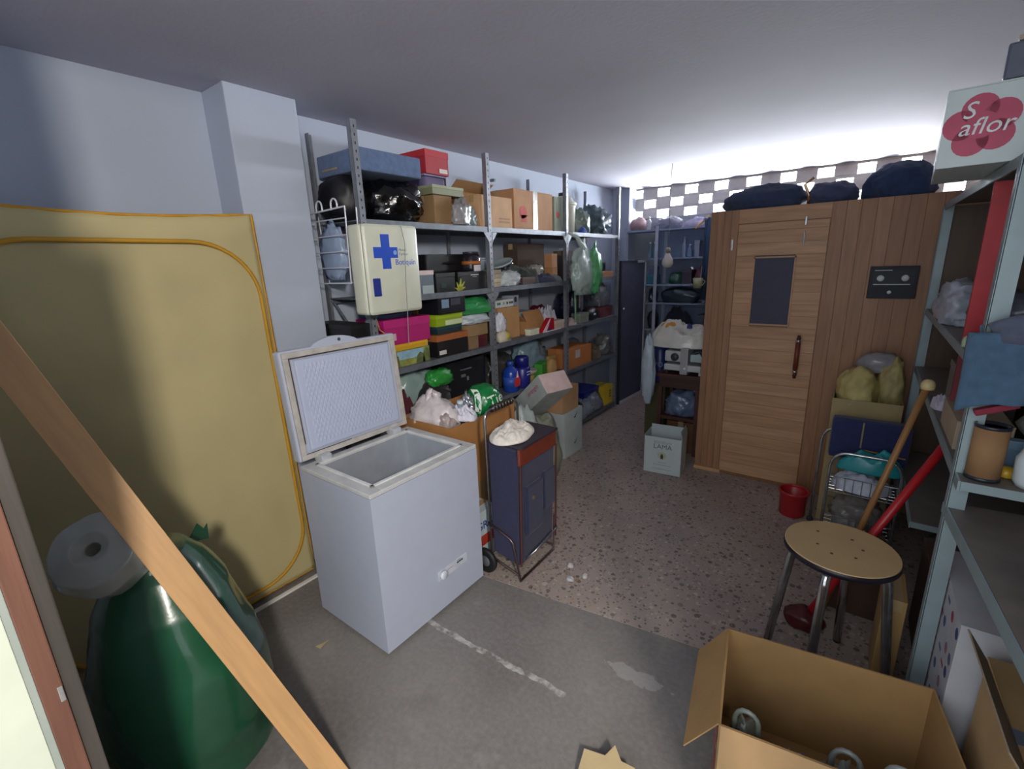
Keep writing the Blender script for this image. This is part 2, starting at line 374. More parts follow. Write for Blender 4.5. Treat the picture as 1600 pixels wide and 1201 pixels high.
for y in PY[:3]:
    for z in (2.08, 1.62):
        for s in ((1,) if y < 1.8 else (-1, 1)):
            part_at('gusset', prism([(y + s * 0.02, z - 0.04), (y + s * 0.085, z - 0.04), (y + s * 0.02, z - 0.115)], 0.003, 'x').copy() if False else (lambda b: ([setattr(v.co, 'x', v.co.x - 2.379) for v in b.verts], b)[1])(prism([(y + s * 0.02, z - 0.04), (y + s * 0.085, z - 0.04), (y + s * 0.02, z - 0.115)], 0.003, 'x')), GAL, sh)
for y in (2.35,):   # a stray back upright with its plates between the first two posts
    bm = box(-2.832, -2.828, y - 0.03, y + 0.03, 1.62, 2.07)
    part_at('back_upright', bm, GAL2, sh)
    b = prism([(y - 0.10, 2.045), (y + 0.10, 2.045), (y + 0.03, 1.95), (y - 0.03, 1.95)], 0.003, 'x')
    for v in b.verts: v.co.x -= 2.826
    part_at('gusset', b, GAL2, sh)
part_at('brace', tube([(-2.81, 1.785, 1.60), (-2.42, 1.785, 1.20)], 0.008, 6), GAL2, sh)

F = -2.42
# ---- top shelf
z = ZT[4]
bag('black_bin_bag', 'glossy black bin bag bulging on the top shelf under the blue case', 'bag', (-2.605, 2.14, z), (0.40, 0.46, 0.275), '0b0b0d', 3, crease=0.19, rough=0.10, flat=0.8, mtl=mat('0b0b0e', 0.16, var=0.2, bump=0.6, bscale=22, coat=0.6))
bag('black_bin_bag', 'dull black bag at the wall end of the top shelf behind the first post', 'bag', (-2.66, 1.84, z), (0.34, 0.24, 0.275), '101015', 5, crease=0.06, rough=0.10, flat=0.8, mtl=mat('121217', 0.5, var=0.2))
t = thing('blue_case', 'flat slate-blue fabric storage case lying across the black bags', 'case', (-2.63, 2.05, 2.355), 0.0)
obj('body', box(-0.21, 0.21, -0.24, 0.24, 0, 0.125, 0.012), fab('55698c'), t)
obj('piping', tube([(-0.2, -0.235, 0.115), (0.2, -0.235, 0.115), (0.205, 0.235, 0.115), (-0.205, 0.235, 0.115)], 0.006, 6, True), fab('43557a'), t)
obj('zip', box(-0.16, 0.0, -0.2425, -0.239, 0.03, 0.04), mat('a08a6a', 0.5), t)
t = lidbox('shoe_box', 'red shoe box with a white sticker perched high beside the blue case', 'box', -2.80, -2.52, 2.43, 2.66, 2.425, 0.155, 'a8202c', 'b5222f', 0.045, sticker=(0.13, 0.21, 0.012, 0.04, 'd8d3cf'))
t = thing('plastic_jar', 'purple-tinted clear tub under the red shoe box', 'jar', (-2.64, 2.53, 2.335), 0)
obj('body', box(-0.10, 0.10, -0.10, 0.10, 0, 0.075, 0.015), mat('6d6485', 0.2, var=0.1, coat=0.5), t)
obj('lid', box(-0.105, 0.105, -0.105, 0.105, 0.075, 0.0895, 0.006), mat('8b84a2', 0.25), t)
carton('carton', 'brown carton beside the black bin bag with a green flat box on top', 'box', -2.66, F, 2.385, 2.56, z, 0.19, '8d6f4d')
lidbox('flat_box', 'flat olive-green box lying on the brown carton below the red shoe box', 'box', -2.74, F + 0.01, 2.37, 2.68, z + 0.194, 0.06, '7c8062', '8c9272', 0.02)
bag('clear_bag', 'crumpled clear plastic bag hanging over the top shelf edge', 'bag', (-2.395, 2.62, z), (0.09, 0.18, 0.17), 'aaa9ad', 11, crease=0.3, t=0.35, rough=0.35)
bag('clear_bag', 'small bluish clear bag tucked behind the tan carton on the top shelf', 'bag', (-2.47, 2.76, z), (0.13, 0.12, 0.14), '8fa0a8', 12, crease=0.3, rough=0.35)
open_carton('open_carton', 'open brown carton standing behind the tan carton against the wall', 'box', -2.82, -2.58, 2.71, 3.14, z, 0.27, '9a7348', flaps=(('+x', 0.10, 0.9), ('-y', 0.09, 1.2)))
t = carton('carton', 'pale tan carton with faint print at the second post on the top shelf', 'box', -2.575, F, 2.86, 3.27, z, 0.235, 'c39d78')
obj('print', box(0.0785, 0.0792, 0.03, 0.17, 0.04, 0.055), mat('a88468', 0.8), t); obj('print', box(0.0785, 0.0792, 0.03, 0.17, 0.066, 0.078), mat('a88468', 0.8), t)
t = carton('carton', 'tall brown carton with silvery tape and a faded red stamp on the top shelf', 'box', -2.78, F, 3.30, 3.90, z, 0.32, 'b0825c', tape=TAPE, along='y')
obj('packing_tape', box(0.1805, 0.182, -0.02, 0.05, 0, 0.318), mat('cfcac4', 0.2, var=0.25, scale=30, coat=0.6), t)
obj('stamp', lathe([(0.052, 0.1805), (0.052, 0.1815)], 24, M=Matrix.Rotation(PI / 2, 4, 'Y') @ Matrix.Translation((-0.14, -0.17, 0))), mat('c25a55', 0.8), t)
obj('stamp', box(0.1805, 0.1815, -0.2, -0.12, 0.06, 0.12), mat('c0605a', 0.8), t)
t = thing('shelf_hook', 'small dark bracket sticking up behind the tall brown carton', 'bracket', (-2.805, 3.42, z), 0)
obj('arm', box(-0.012, 0.012, -0.012, 0.012, 0, 0.42), GAL2, t); obj('tip', box(-0.012, 0.1, -0.012, 0.012, 0.42, 0.44), GAL2, t)
t = carton('carton', 'grey-green carton with a red mark beside the third post on the top shelf', 'box', -2.70, F, 3.93, 4.07, z, 0.31, '8d9586')
obj('mark', lathe([(0.03, 0.1405), (0.03, 0.1415)], 18, M=Matrix.Rotation(PI / 2, 4, 'Y') @ Matrix.Translation((-0.15, -0.005, 0))), mat('b84a44', 0.7), t)
t = thing('plastic_bucket', 'cream plastic bucket with a lid and a dark knob on the top shelf', 'bucket', (-2.55, 4.31, z), 0)
obj('body', lathe([(0.115, 0), (0.125, 0.25), (0.13, 0.26)], 24), plas('d8d6c8'), t, True)
obj('lid', lathe([(0.138, 0.26), (0.138, 0.285), (0.11, 0.30), (0.09, 0.34), (0.02, 0.36)], 24), plas('e2e2d8'), t, True)
obj('knob', lathe([(0.045, 0.352), (0.045, 0.385), (0.02, 0.39)], 14), plas('40444c'), t, True)
bag('stuffed_sack', 'grey-green stuffed sack on the top shelf beside the cream bucket', 'bag', (-2.57, 4.61, z), (0.30, 0.26, 0.26), '6f7f78', 21, crease=0.22)
bag('stuffed_sack', 'dark teal wrinkled sack at the far end of the top shelf', 'bag', (-2.56, 4.99, z), (0.34, 0.40, 0.29), '4c6068', 22, crease=0.30)
cloth('rag', 'bright blue and white rag lying at the top shelf edge below the sacks', 'cloth', (-2.44, 4.52, z), (0.08, 0.14, 0.06), '3f56a8', 4)
# ---- second shelf
z = ZT[3]
lidbox('storage_box', 'grey box with a pale pink lid beside the first aid cabinet', 'box', -2.64, F, 2.16, 2.335, z, 0.155, '68727e', 'd9c6c6', 0.03, sticker=(0.06, 0.165, 0.0, 0.055, '9fb0b0'))
t = thing('black_briefcase', 'long black case lying on dark boxes on the second shelf', 'case', (-2.66, 2.60, z + 0.135), 0.02)
obj('body', box(-0.12, 0.12, -0.23, 0.23, 0, 0.13, 0.012), mat('0c0c10', 0.5, var=0.2), t)
obj('handle', tube([(0.125, -0.06, 0.065), (0.145, -0.05, 0.065), (0.145, 0.05, 0.065), (0.125, 0.06, 0.065)], 0.006, 6), plas('17171b'), t)
lidbox('dark_box', 'dark green-black plastic box under the long black case', 'box', -2.74, F - 0.01, 2.36, 2.56, z, 0.133, '15191b', '12161a', 0.03, sticker=(0.05, 0.1, 0.03, 0.06, '1f4030'))
t = lidbox('dark_box', 'black box with a white sticker and small silver lettering on the second shelf', 'box', -2.70, F, 2.575, 2.90, z, 0.133, '101013', '0d0d10', 0.03)
obj('lettering', box(0.1412, 0.1418, -0.02, 0.07, 0.105, 0.112), mat('c9c9cf', 0.4), t); obj('lettering', box(0.1412, 0.1418, 0.0, 0.05, 0.092, 0.097), mat('9a9aa2', 0.4), t)
t = thing('glass_jar', 'squat dark glass jar with an amber band standing on the black boxes', 'jar', (-2.50, 2.82, z + 0.135), 0)
obj('body', lathe([(0.07, 0), (0.075, 0.02), (0.075, 0.10), (0.06, 0.13)], 20), mat('26242c', 0.15, coat=0.7), t, True)
obj('label_band', lathe([(0.0765, 0.05), (0.0765, 0.075)], 20), mat('a8632a', 0.5), t, True)
obj('sticker', box(0.07, 0.078, -0.05, 0.02, 0.0, 0.045), mat('d0cdd2', 0.5), t)
obj('lid', lathe([(0.062, 0.13), (0.062, 0.145)], 18), mat('4a4a52', 0.3, metal=0.5), t, True)
st = bmesh.new()
for k in range(5):
    a = PI / 2 + (k - 2) * 0.62; ln = (0.06, 0.075, 0.085, 0.075, 0.06)[k]
    p = [st.verts.new((0.004 * q, math.cos(a) * r_ + math.cos(a + PI / 2) * w_, math.sin(a) * r_ + math.sin(a + PI / 2) * w_)) for q in (-1, 1) for r_, w_ in ((0.0, -0.014), (ln, 0), (0.0, 0.014))]
    st.faces.new(p[:3][::-1]); st.faces.new(p[3:]); 
    for i in range(3): st.faces.new((p[i], p[(i + 1) % 3], p[3 + (i + 1) % 3], p[3 + i]))
o = obj('paper_star', st, mat('aab043', 0.6), None, False, (-2.40, 2.565, z + 0.006), (0, 0.25, 0)); tag(o, 'yellow-green star-shaped leaf ornament at the front of the second shelf', 'ornament')
t = thing('plastic_tub', 'clear bluish plastic tub with a brown tray behind the second post', 'tub', (-2.66, 3.03, z + 0.0), 0)
obj('tray', box(-0.12, 0.12, -0.12, 0.12, 0, 0.13, 0.01), mat('6e4f36', 0.6), t); obj('tub', box(-0.1, 0.1, -0.1, 0.1, 0.13, 0.23, 0.02), mat('8d9aa6', 0.2, coat=0.4), t); obj('rim', box(-0.108, 0.108, -0.108, 0.108, 0.225, 0.235, 0.004), plas('a9b4bc'), t)
t = thing('paper_roll', 'stack of beige paper pads by the second post on the second shelf', 'paper', (-2.49, 3.06, z), 0.05)
for k in range(4): obj('pad', box(-0.05 + 0.002 * k, 0.05 + 0.002 * k, -0.055, 0.055, 0.035 * k, 0.035 * k + 0.033, 0.003), mat(('b9ad93', 'c3b89e', 'aa9e86', '8f8672')[k], 0.8), t)
t = thing('grey_tray', 'pale grey oval tray tilted on top of the paper pads', 'tray', (-2.50, 3.19, z + 0.165), (0.35, 0.0, 0.0))
obj('dish', lathe([(0.05, 0), (0.10, 0.012), (0.115, 0.03), (0.11, 0.032), (0.095, 0.018)], 24), plas('9fb0b6'), t, True)
bag('plastic_bag', 'white crumpled plastic bag at the second post on the second shelf', 'bag', (-2.47, 3.25, z), (0.16, 0.26, 0.12), 'b6bcc0', 31, crease=0.28, rough=0.4)
cloth('folded_cloth', 'dark olive and brown cloth spread over the second shelf of the middle bay', 'cloth', (-2.52, 3.50, z), (0.24, 0.50, 0.19), '1f2a22', 32)
lidbox('brown_case', 'dull maroon flat box under the olive cloth at the shelf edge', 'box', -2.50, -2.395, 3.36, 3.56, z, 0.06, '4a3434', '54403c', 0.02)
cloth('folded_cloth', 'navy blue cloth lying beside the olive cloth on the second shelf', 'cloth', (-2.50, 3.84, z), (0.2, 0.42, 0.08), '2c3150', 33)
t = thing('hair_dryer', 'small dark lamp with a bright chrome tip behind the white bag', 'lamp', (-2.66, 3.38, z), 0.3)
obj('head', lump(0.16, 0.18, 0.2, seed=9, rough=0.1, crease=0.03, sub=3), plas('2a1f2c'), t, True); obj('tip', tube([(0.06, 0.02, 0.14), (0.1, 0.06, 0.19)], [0.008, 0.014]), metal('d8d8dc', 0.2, 0.9), t, True)
carton('carton', 'dark brown carton with a dusty top in the middle bay of the second shelf', 'box', -2.82, -2.66, 3.66, 4.12, z, 0.36, '4a3a30')
t = thing('pill_box', 'small stacked orange-brown boxes leaning before the dark brown carton', 'box', (-2.52, 4.02, z + 0.06), 0.1)
obj('upper_box', box(-0.04, 0.04, -0.06, 0.06, 0.07, 0.20, 0.003), card('b9855c'), t); obj('lower_box', box(-0.045, 0.045, -0.055, 0.055, 0.0, 0.068, 0.003), card('a87a50'), t)
cloth('rag', 'grey rag bundled under the small orange-brown boxes', 'cloth', (-2.50, 4.02, z), (0.16, 0.2, 0.06), '6b6f78', 35)
bag('plastic_bag', 'small translucent bag with a pale twisted end on the olive cloth', 'bag', (-2.55, 3.78, z + 0.07), (0.14, 0.18, 0.09), 'a4a39c', 36, crease=0.3)
lidbox('flat_box', 'flat orange-brown box at the far end of the second shelf', 'box', -2.62, F + 0.02, 4.86, 5.20, z, 0.06, 'a87850', 'b5855c', 0.02)
t = thing('dark_camera', 'dark plastic gadget with a shiny button on the flat orange-brown box', 'gadget', (-2.50, 4.98, z + 0.062), 0)
obj('body', box(-0.06, 0.06, -0.11, 0.11, 0, 0.11, 0.02), plas('23262e'), t); obj('button', lathe([(0.014, 0.058), (0.014, 0.068)], 12, M=Matrix.Rotation(PI / 2, 4, 'Y') @ Matrix.Translation((-0.06, 0.04, 0))), metal('cfd3da', 0.25, 0.9), t)
t = carton('carton', 'narrow tan carton standing at the back of the far bay, second shelf', 'box', -2.82, -2.66, 4.55, 4.80, z, 0.30, '6f625a')
# ---- hanging bag
r = thing('hanging_bag', 'white and green carrier bag hanging from the third post', 'bag', (-2.268, 4.22, 1.47), 0.0)
obj('pouch', lump(0.16, 0.40, 0.46, seed=41, rough=0.22, crease=0.16, sub=4, flat=0.9, neck=0.32), film('9fb2ad'), r, True)
obj('green_side', lump(0.14, 0.3, 0.46, seed=43, rough=0.25, crease=0.18, sub=4, flat=0.9, neck=0.22), film('4f9a63'), r, True, (0.04, 0.17, 0.0), (0, 0, 0.3))
obj('handle', tube([(0, 0, 0.44), (-0.04, -0.06, 0.56), (-0.10, -0.115, 0.60)], [0.035, 0.02, 0.012], 8), film('b5c2bd'), r, True)
# ---- third shelf
z = ZT[2]
t = lidbox('storage_box', 'black lidded storage box with a pale edge at the wall end of the third shelf', 'box', -2.78, F - 0.02, 1.80, 2.02 - 0.18, z + 0.0, 0.1, '131318', '17171c', 0.03)
t = lidbox('storage_box', 'black tray-like box under the first aid cabinet at the shelf end', 'box', -2.80, -2.40, 1.612, 1.755, z + 0.2, 0.12, '101014', '16161b', 0.03)
for k, (dx, hh) in enumerate(((0.0, 0.20),)):
    lidbox('dark_box', 'plain dark box supporting the black tray beside the pillar', 'box', -2.80, -2.44, 1.615, 1.75, z - 0.0, 0.198, '1d1d22', '232328', 0.03)
t = thing('photo_box', 'box printed with a painted landscape of trees and sky, lowest of its stack', 'box', (-2.55, 2.05, z), 0)
obj('body', box(-0.13, 0.13, -0.19, 0.19, 0, 0.105, 0.002), mat('7f8f5a', 0.5, var=0.5, scale=16), t)
obj('sky_print', box(0.1302, 0.131, -0.10, 0.13, 0.045, 0.10), mat('8fb4c6', 0.5, var=0.25, scale=20), t)
for k, (a, b_, hh, cc) in enumerate(((-0.19, -0.08, 0.09, '6f6a33'), (0.06, 0.14, 0.075, '55603a'), (0.12, 0.19, 0.1, '5d6b3c'), (-0.06, 0.06, 0.045, '8a8a48'))):
    obj('tree_print', prism([(a, 0.0), (b_, 0.0), (b_ - 0.01, hh * 0.8), ((a + b_) / 2, hh), (a + 0.012, hh * 0.7)], 0.001, 'x'), mat(cc, 0.5, var=0.4, scale=30), t, loc=(0.1312, 0, 0))
lidbox('flat_box', 'flat bright yellow box between the landscape box and the pink box', 'box', -2.68, F, 1.86, 2.23, z + 0.106, 0.045, 'c89a20', 'd8a82a', 0.02)
lidbox('shoe_box', 'magenta pink shoe box with a small white label on the third shelf', 'box', -2.70, F + 0.01, 1.86, 2.255, z + 0.152, 0.165, 'a81868', 'b51f73', 0.055, sticker=(0.03, 0.09, 0.03, 0.075, 'c9a9b6'))
lidbox('flat_box', 'dusty blue flat box lying behind on top of the pink shoe box', 'box', -2.72, -2.50, 1.90, 2.18, z + 0.318, 0.025, '48517c', '515c8a', 0.01)
carton('carton', 'dark brown small carton on the pink shoe box under the cabinet', 'box', -2.76, -2.56, 1.98, 2.22, z + 0.344, 0.08, '5a3d2c')
t = thing('plastic_cup', 'pale grey plastic bottle standing behind the freezer lid', 'bottle', (-2.48, 1.815, z + 0.1), 0)
obj('body', lathe([(0.035, 0), (0.04, 0.02), (0.04, 0.2), (0.025, 0.24)], 18), plas('76808e'), t, True); obj('cap', lathe([(0.027, 0.24), (0.027, 0.27)], 14), plas('9098a4'), t, True)
tag(obj('orange_cord', tube([(-2.40, 1.76, z + 0.30), (-2.39, 1.79, z + 0.36), (-2.39, 1.81, z + 0.27), (-2.385, 1.87, z + 0.22)], 0.005, 6), plas('b06a3a')), 'thin orange cord looped at the shelf edge before the pink shoe box', 'cord')
lidbox('shoe_box', 'pale green shoe box standing behind the lime green one', 'box', -2.80, -2.50, 2.27, 2.46 - 0.15, z, 0.27, '9fae86', 'a9b890', 0.04, sticker=(0.0, 0.03, 0.08, 0.13, 'dfe3d8'))
carton('carton', 'tan small carton on the pale green box, third shelf', 'box', -2.82, -2.62, 2.26, 2.44, z + 0.272, 0.065, '8d6848')
lidbox('shoe_box', 'dark red shoe box highest at the back of the third shelf', 'box', -2.82, -2.60, 2.26, 2.45, z + 0.34, 0.08, '5f1a22', '6b1c26', 0.03)
lidbox('shoe_box', 'black box with an orange-brown lid and white label, lowest on the third shelf', 'box', -2.68, F + 0.02, 2.30, 2.63, z, 0.16, '141013', '9a5a30', 0.045, sticker=(0.015, 0.085, 0.02, 0.05, 'c9c6c2'))
lidbox('flat_box', 'flat dark teal box between the brown-lid box and the lime box', 'box', -2.70, F - 0.01, 2.34, 2.60, z + 0.162, 0.055, '1d3038', '23404a', 0.02)
lidbox('shoe_box', 'lime green shoe box with a pale label on the dark teal box', 'box', -2.61, F, 2.325, 2.60, z + 0.218, 0.085, '8aa41c', '9cb826', 0.03, sticker=(0.09, 0.27, 0.005, 0.04, 'c5cfa8'))
t = thing('radio', 'black plastic radio with a pale side panel on top of the lime box', 'radio', (-2.50, 2.47, z + 0.305), 0)
obj('body', box(-0.11, 0.11, -0.14, 0.14, 0, 0.125, 0.01), plas('17181f'), t); obj('grille', box(0.11, 0.113, -0.11, -0.04, 0.045, 0.105), mat('6f86a0', 0.5), t); obj('dial', box(0.11, 0.113, -0.02, 0.08, 0.06, 0.105), mat('3a3d48', 0.4), t)
bag('plastic_bag', 'bright green plastic bag lying across the stacks near the second post', 'bag', (-2.50, 2.80, z + 0.27), (0.22, 0.42, 0.125), '2f8a4c', 51, crease=0.16, rough=0.25)
bag('plastic_bag', 'white plastic bag squashed under the bright green bag', 'bag', (-2.50, 2.79, z + 0.192), (0.2, 0.34, 0.085), 'b3bcc4', 52, crease=0.25, rough=0.3)
carton('carton', 'flat tan carton under the white bag near the second post', 'box', -2.70, F, 2.645, 2.89, z + 0.10, 0.09, '8d7350')
carton('carton', 'small tan carton below the flat tan one, third shelf', 'box', -2.64, F - 0.01, 2.65, 2.78, z, 0.098, '7d6448')
lidbox('flat_box', 'dark crimson box beside the small tan carton at the second post', 'box', -2.64, F - 0.01, 2.79, 2.89, z, 0.098, '4c1420', '5a1826', 0.03)
t = carton('carton', 'tall tan carton standing in the middle bay of the third shelf', 'box', -2.66, -2.485, 3.11, 3.42, z, 0.275, 'b58a5c', along='x')
t = thing('network_switch', 'white device with a row of dark sockets on the tall tan carton', 'device', (-2.565, 3.205, z + 0.278), 0)
obj('housing', box(-0.08, 0.08, -0.13, 0.13, 0, 0.065, 0.004), plas('c9ccca'), t)
for k, (a, cc) in enumerate(((-0.1, '2e6b62'), (-0.075, '2e6b62'), (-0.02, '8d8d90'), (0.03, '26262c'), (0.07, '26262c'), (0.1, '26262c'))): obj('socket', box(0.0802, 0.0815, a, a + 0.02, 0.025, 0.045), mat(cc, 0.4), t)
t = thing('grey_adapter', 'grey boxy adapter with a dark slot beside the white device', 'device', (-2.56, 3.39, z + 0.278), 0)
obj('housing', box(-0.06, 0.06, -0.05, 0.05, 0, 0.09, 0.004), plas('9098a8'), t); obj('slot', box(0.0602, 0.061, -0.02, 0.015, 0.03, 0.075), mat('20202a', 0.4), t)
bag('plastic_bag', 'white bag with blue and red print in front of the tall tan carton', 'bag', (-2.43, 3.05, z + 0.095), (0.09, 0.15, 0.15), 'c9ccd6', 53, crease=0.2, rough=0.3)
tag(obj('paper_cup', lump(0.1, 0.17, 0.1, seed=54, rough=0.2, crease=0.2, sub=3), mat('bdb4a4', 0.6, var=0.2), None, True, (-2.42, 3.09, z)), 'crumpled cream paper wrapper at the shelf edge below the printed bag', 'paper')
tag(obj('yellow_ball', lump(0.06, 0.07, 0.06, seed=55, rough=0.05, crease=0.03, sub=3), plas('b0a04a'), None, True, (-2.392, 3.10, z + 0.03)), 'small yellow ball resting in the crumpled cream wrapper', 'ball')
t = open_carton('open_carton', 'open tan carton with a raised flap in the middle bay, third shelf', 'box', -2.70, -2.47, 3.50, 3.80, z, 0.12, 'a87a4e', flaps=(('+x', 0.10, -0.5), ('-y', 0.08, 0.8)))
lidbox('flat_box', 'flat mint-white box lying behind the crumpled white paper', 'box', -2.80, -2.56, 3.60, 3.86, z + 0.13, 0.06, 'a8bcbc', 'b4c6c6', 0.02)
lidbox('dark_box', 'dull maroon box under the flat mint-white box', 'box', -2.80, -2.72, 3.62, 3.86, z, 0.128, '3c2630', '46303a', 0.03)
cloth('crumpled_paper', 'large crumpled white paper heap in the middle bay, third shelf', 'paper', (-2.56, 4.00 - 0.03, z), (0.22, 0.34, 0.26), 'c6c8d4', 56, fold=1.12, mtl=mat('c6c8d4', 0.7, var=0.08, bump=0.3, bscale=30))
t = thing('snack_packet', 'red and white triangular packet standing at the third shelf edge', 'packet', (-2.44, 3.76, z), 0)
obj('body', prism([(-0.11, 0), (0.1, 0), (0.1, 0.12), (0.03, 0.125)], 0.05, 'x'), plas('b01a2a', 0.3), t); obj('white_print', prism([(-0.11, 0.002), (-0.04, 0.002), (0.04, 0.12), (0.02, 0.12)], 0.001, 'x'), plas('d8c6cc'), t, loc=(0.0502, 0, 0)); obj('blue_print', prism([(-0.03, 0.01), (0.05, 0.01), (0.02, 0.035)], 0.001, 'x'), plas('3a3a78'), t, loc=(0.0502, 0, 0))
lidbox('flat_box', 'small cream box lying at the edge left of the red packet', 'box', -2.46, -2.395, 3.46, 3.61, z, 0.055, 'd5d6bc', 'dcdcc4', 0.02)
lidbox('flat_box', 'beige box with faint print just before the third post', 'box', -2.50, -2.40, 3.90, 4.075, z, 0.085, 'c3aea0', 'cbb8aa', 0.03)
t = thing('white_bar', 'long white card strip lying on the third shelf edge', 'card', (-2.392, 3.86, z), 0)
obj('strip', box(-0.004, 0.01, -0.2, 0.12, 0, 0.008, 0.001), mat('d9d9dd', 0.5), t)
bag('dark_red_pouch', 'dark red pouch behind the crumpled paper near the third post', 'pouch', (-2.72, 4.05, z), (0.18, 0.2, 0.22), '5a1a26', 57)
lidbox('storage_box', 'grey-green woven box in the far bay of the third shelf', 'box', -2.52, F + 0.01, 4.42, 4.62, z, 0.10, '7c8478', '868e82', 0.03)
cloth('crumpled_paper', 'crumpled pinkish paper scrap between third post and grey-green box', 'paper', (-2.45, 4.27, z), (0.12, 0.2, 0.07), 'b8a0a0', 58)
t = thing('black_shoe', 'black shoe with a shiny buckle in the far bay, third shelf', 'shoe', (-2.48, 4.76, z), 0)
obj('upper', lump(0.16, 0.28, 0.14, seed=59, rough=0.15, crease=0.05, sub=3), mat('1b1d2a', 0.4), t, True); obj('buckle', lump(0.03, 0.04, 0.03, seed=3, sub=2), metal('e0e0e6', 0.2, 0.9), t, True, (0.08, -0.03, 0.05))
bag('navy_pouch', 'dark navy bag high at the back of the far bay, third shelf', 'bag', (-2.68, 4.62, z), (0.26, 0.36, 0.32), '23263c', 60)
lidbox('storage_box', 'dull red box at the far end of the third shelf', 'box', -2.64, F, 4.93, 5.24, z, 0.12, '5c2e32', '68363a', 0.03)
bag('clear_bag', 'dusty clear bag on the dull red box at the far end', 'bag', (-2.54, 5.08, z + 0.122), (0.24, 0.30, 0.26), '6c7078', 61, crease=0.25, t=0.2)
tag(obj('green_strap', tube([(-2.372, 4.23, 1.58), (-2.370, 4.24, 1.42), (-2.372, 4.25, 1.27), (-2.385, 4.27, 1.19)], [0.009, 0.011, 0.009, 0.006], 6), fab('6f9a72')), 'pale green strap dangling below the hanging carrier bag', 'strap')
tag(obj('grey_strap', tube([(-2.372, 4.33, 1.58), (-2.374, 4.34, 1.44), (-2.38, 4.35, 1.33)], [0.008, 0.009, 0.007], 6), fab('8a7a72')), 'grey-brown strap dangling right of the pale green strap', 'strap')
# ---- fourth shelf
z = ZT[1]
t = thing('black_suitcase', 'black suitcase with silver clasps standing on the fourth shelf', 'suitcase', (-2.60, 2.68, z), 0)
obj('shell', box(-0.14, 0.14, -0.225, 0.215, 0, 0.385, 0.03), mat('14161c', 0.4, var=0.2), t)
obj('clasp', box(0.141, 0.15, -0.10, -0.05, 0.25, 0.275, 0.004), metal('e0e2e6', 0.2, 0.9), t); obj('clasp', box(0.141, 0.15, -0.035, -0.015, 0.215, 0.25, 0.004), metal('e0e2e6', 0.2, 0.9), t)
obj('handle', tube([(0.14, -0.1, 0.31), (0.165, -0.09, 0.315), (0.165, 0.0, 0.315), (0.14, 0.01, 0.31)], 0.006, 6), metal('7c7e86', 0.3, 0.7), t)
bag('plastic_bag', 'pale grey-green carrier bag piled on the fourth shelf behind the freezer', 'bag', (-2.635, 2.20, z), (0.24, 0.46, 0.44), '8fa6a4', 71, crease=0.18, neck=0.05)
bag('plastic_bag', 'vivid green plastic bag over the black backpack on the fourth shelf', 'bag', (-2.44, 2.33, z + 0.255), (0.13, 0.24, 0.12), '2c8a3a', 72, crease=0.14)
cloth('red_cloth', 'dark red cloth slumped behind the freezer lid', 'cloth', (-2.49, 1.98, z), (0.22, 0.26, 0.30), '4c1420', 73)
bottle('bottle', 'blue plastic bottle with a red and white flame label on the fourth shelf', (-2.44, 3.20, z), 0.072, 0.27, '1a3f9e', '2a4a9a', lab='2a52b0')
obj('flame_label', prism([(-0.035, 0.05), (0.035, 0.05), (0.045, 0.10), (0.015, 0.15), (0.0, 0.19), (-0.012, 0.15), (-0.045, 0.10)], 0.004, 'x'), plas('c03a3c'), bpy.data.objects['bottle'], loc=(0.0705, 0.0, 0)); obj('label_top', prism([(-0.012, 0.13), (0.015, 0.13), (0.0, 0.19)], 0.0045, 'x'), plas('dfe2ea'), bpy.data.objects['bottle'], loc=(0.0712, 0.0, 0))
t = thing('detergent_bottle', 'navy blue bottle with a broad cap beside the flame-label bottle', 'bottle', (-2.44, 3.375, z), 0)
obj('body', lathe([(0.07, 0), (0.075, 0.012), (0.075, 0.17), (0.062, 0.19)], 20), plas('22247a'), t, True); obj('cap', lathe([(0.064, 0.19), (0.064, 0.275), (0.055, 0.285)], 18), plas('1a1c6e'), t, True)
obj('lettering', box(0.0752, 0.078, -0.035, 0.03, 0.145, 0.152), plas('c9cce0'), t); obj('lettering', box(0.0752, 0.078, -0.03, 0.015, 0.12, 0.127), plas('c9cce0'), t)
t = thing('green_book', 'bright green box standing on edge on the fourth shelf', 'box', (-2.45, 3.70, z), 0.35)
obj('body', box(-0.04, 0.04, -0.10, 0.10, 0, 0.165, 0.003), mat('2f8a22', 0.5), t); obj('side_print', box(-0.038, 0.038, 0.1002, 0.101, 0.002, 0.16), mat('8fae9a', 0.5), t)
t = thing('kraft_pouch', 'kraft paper pouch with folded top beside the green box', 'pouch', (-2.47, 3.92, z), 0)
obj('pouch', lump(0.1, 0.15, 0.17, seed=74, rough=0.1, crease=0.08, sub=3, flat=0.8), card('b08d5a'), t, True); obj('folded_top', box(-0.02, 0.02, -0.06, 0.06, 0.155, 0.19, 0.004), card('a88450'), t)
tag(obj('packet', lump(0.09, 0.12, 0.09, seed=75, rough=0.2, crease=0.1, sub=3), mat('a89a50', 0.5, var=0.3), None, True, (-2.45, 3.50, z)), 'small yellow and dark packet at the foot of the green box', 'packet')
bag('tool_bag', 'dull brown-grey bag at the back behind the blue bottles', 'bag', (-2.68, 3.28, z), (0.24, 0.46, 0.30), '3e3c38', 76)
bag('plastic_bag', 'blue-grey plastic bag sagging across the back of the middle bay, fourth shelf', 'bag', (-2.69, 3.84, z), (0.24, 0.50, 0.36), '7890a0', 77, crease=0.25)
tag(obj('glass_dish', lathe([(0.05, 0), (0.08, 0.03), (0.085, 0.05), (0.078, 0.05)], 18), mat('a99c98', 0.15, coat=0.6), None, True, (-2.45, 3.50, z + 0.085)), 'shiny glass dish on the packet behind the green box', 'dish')
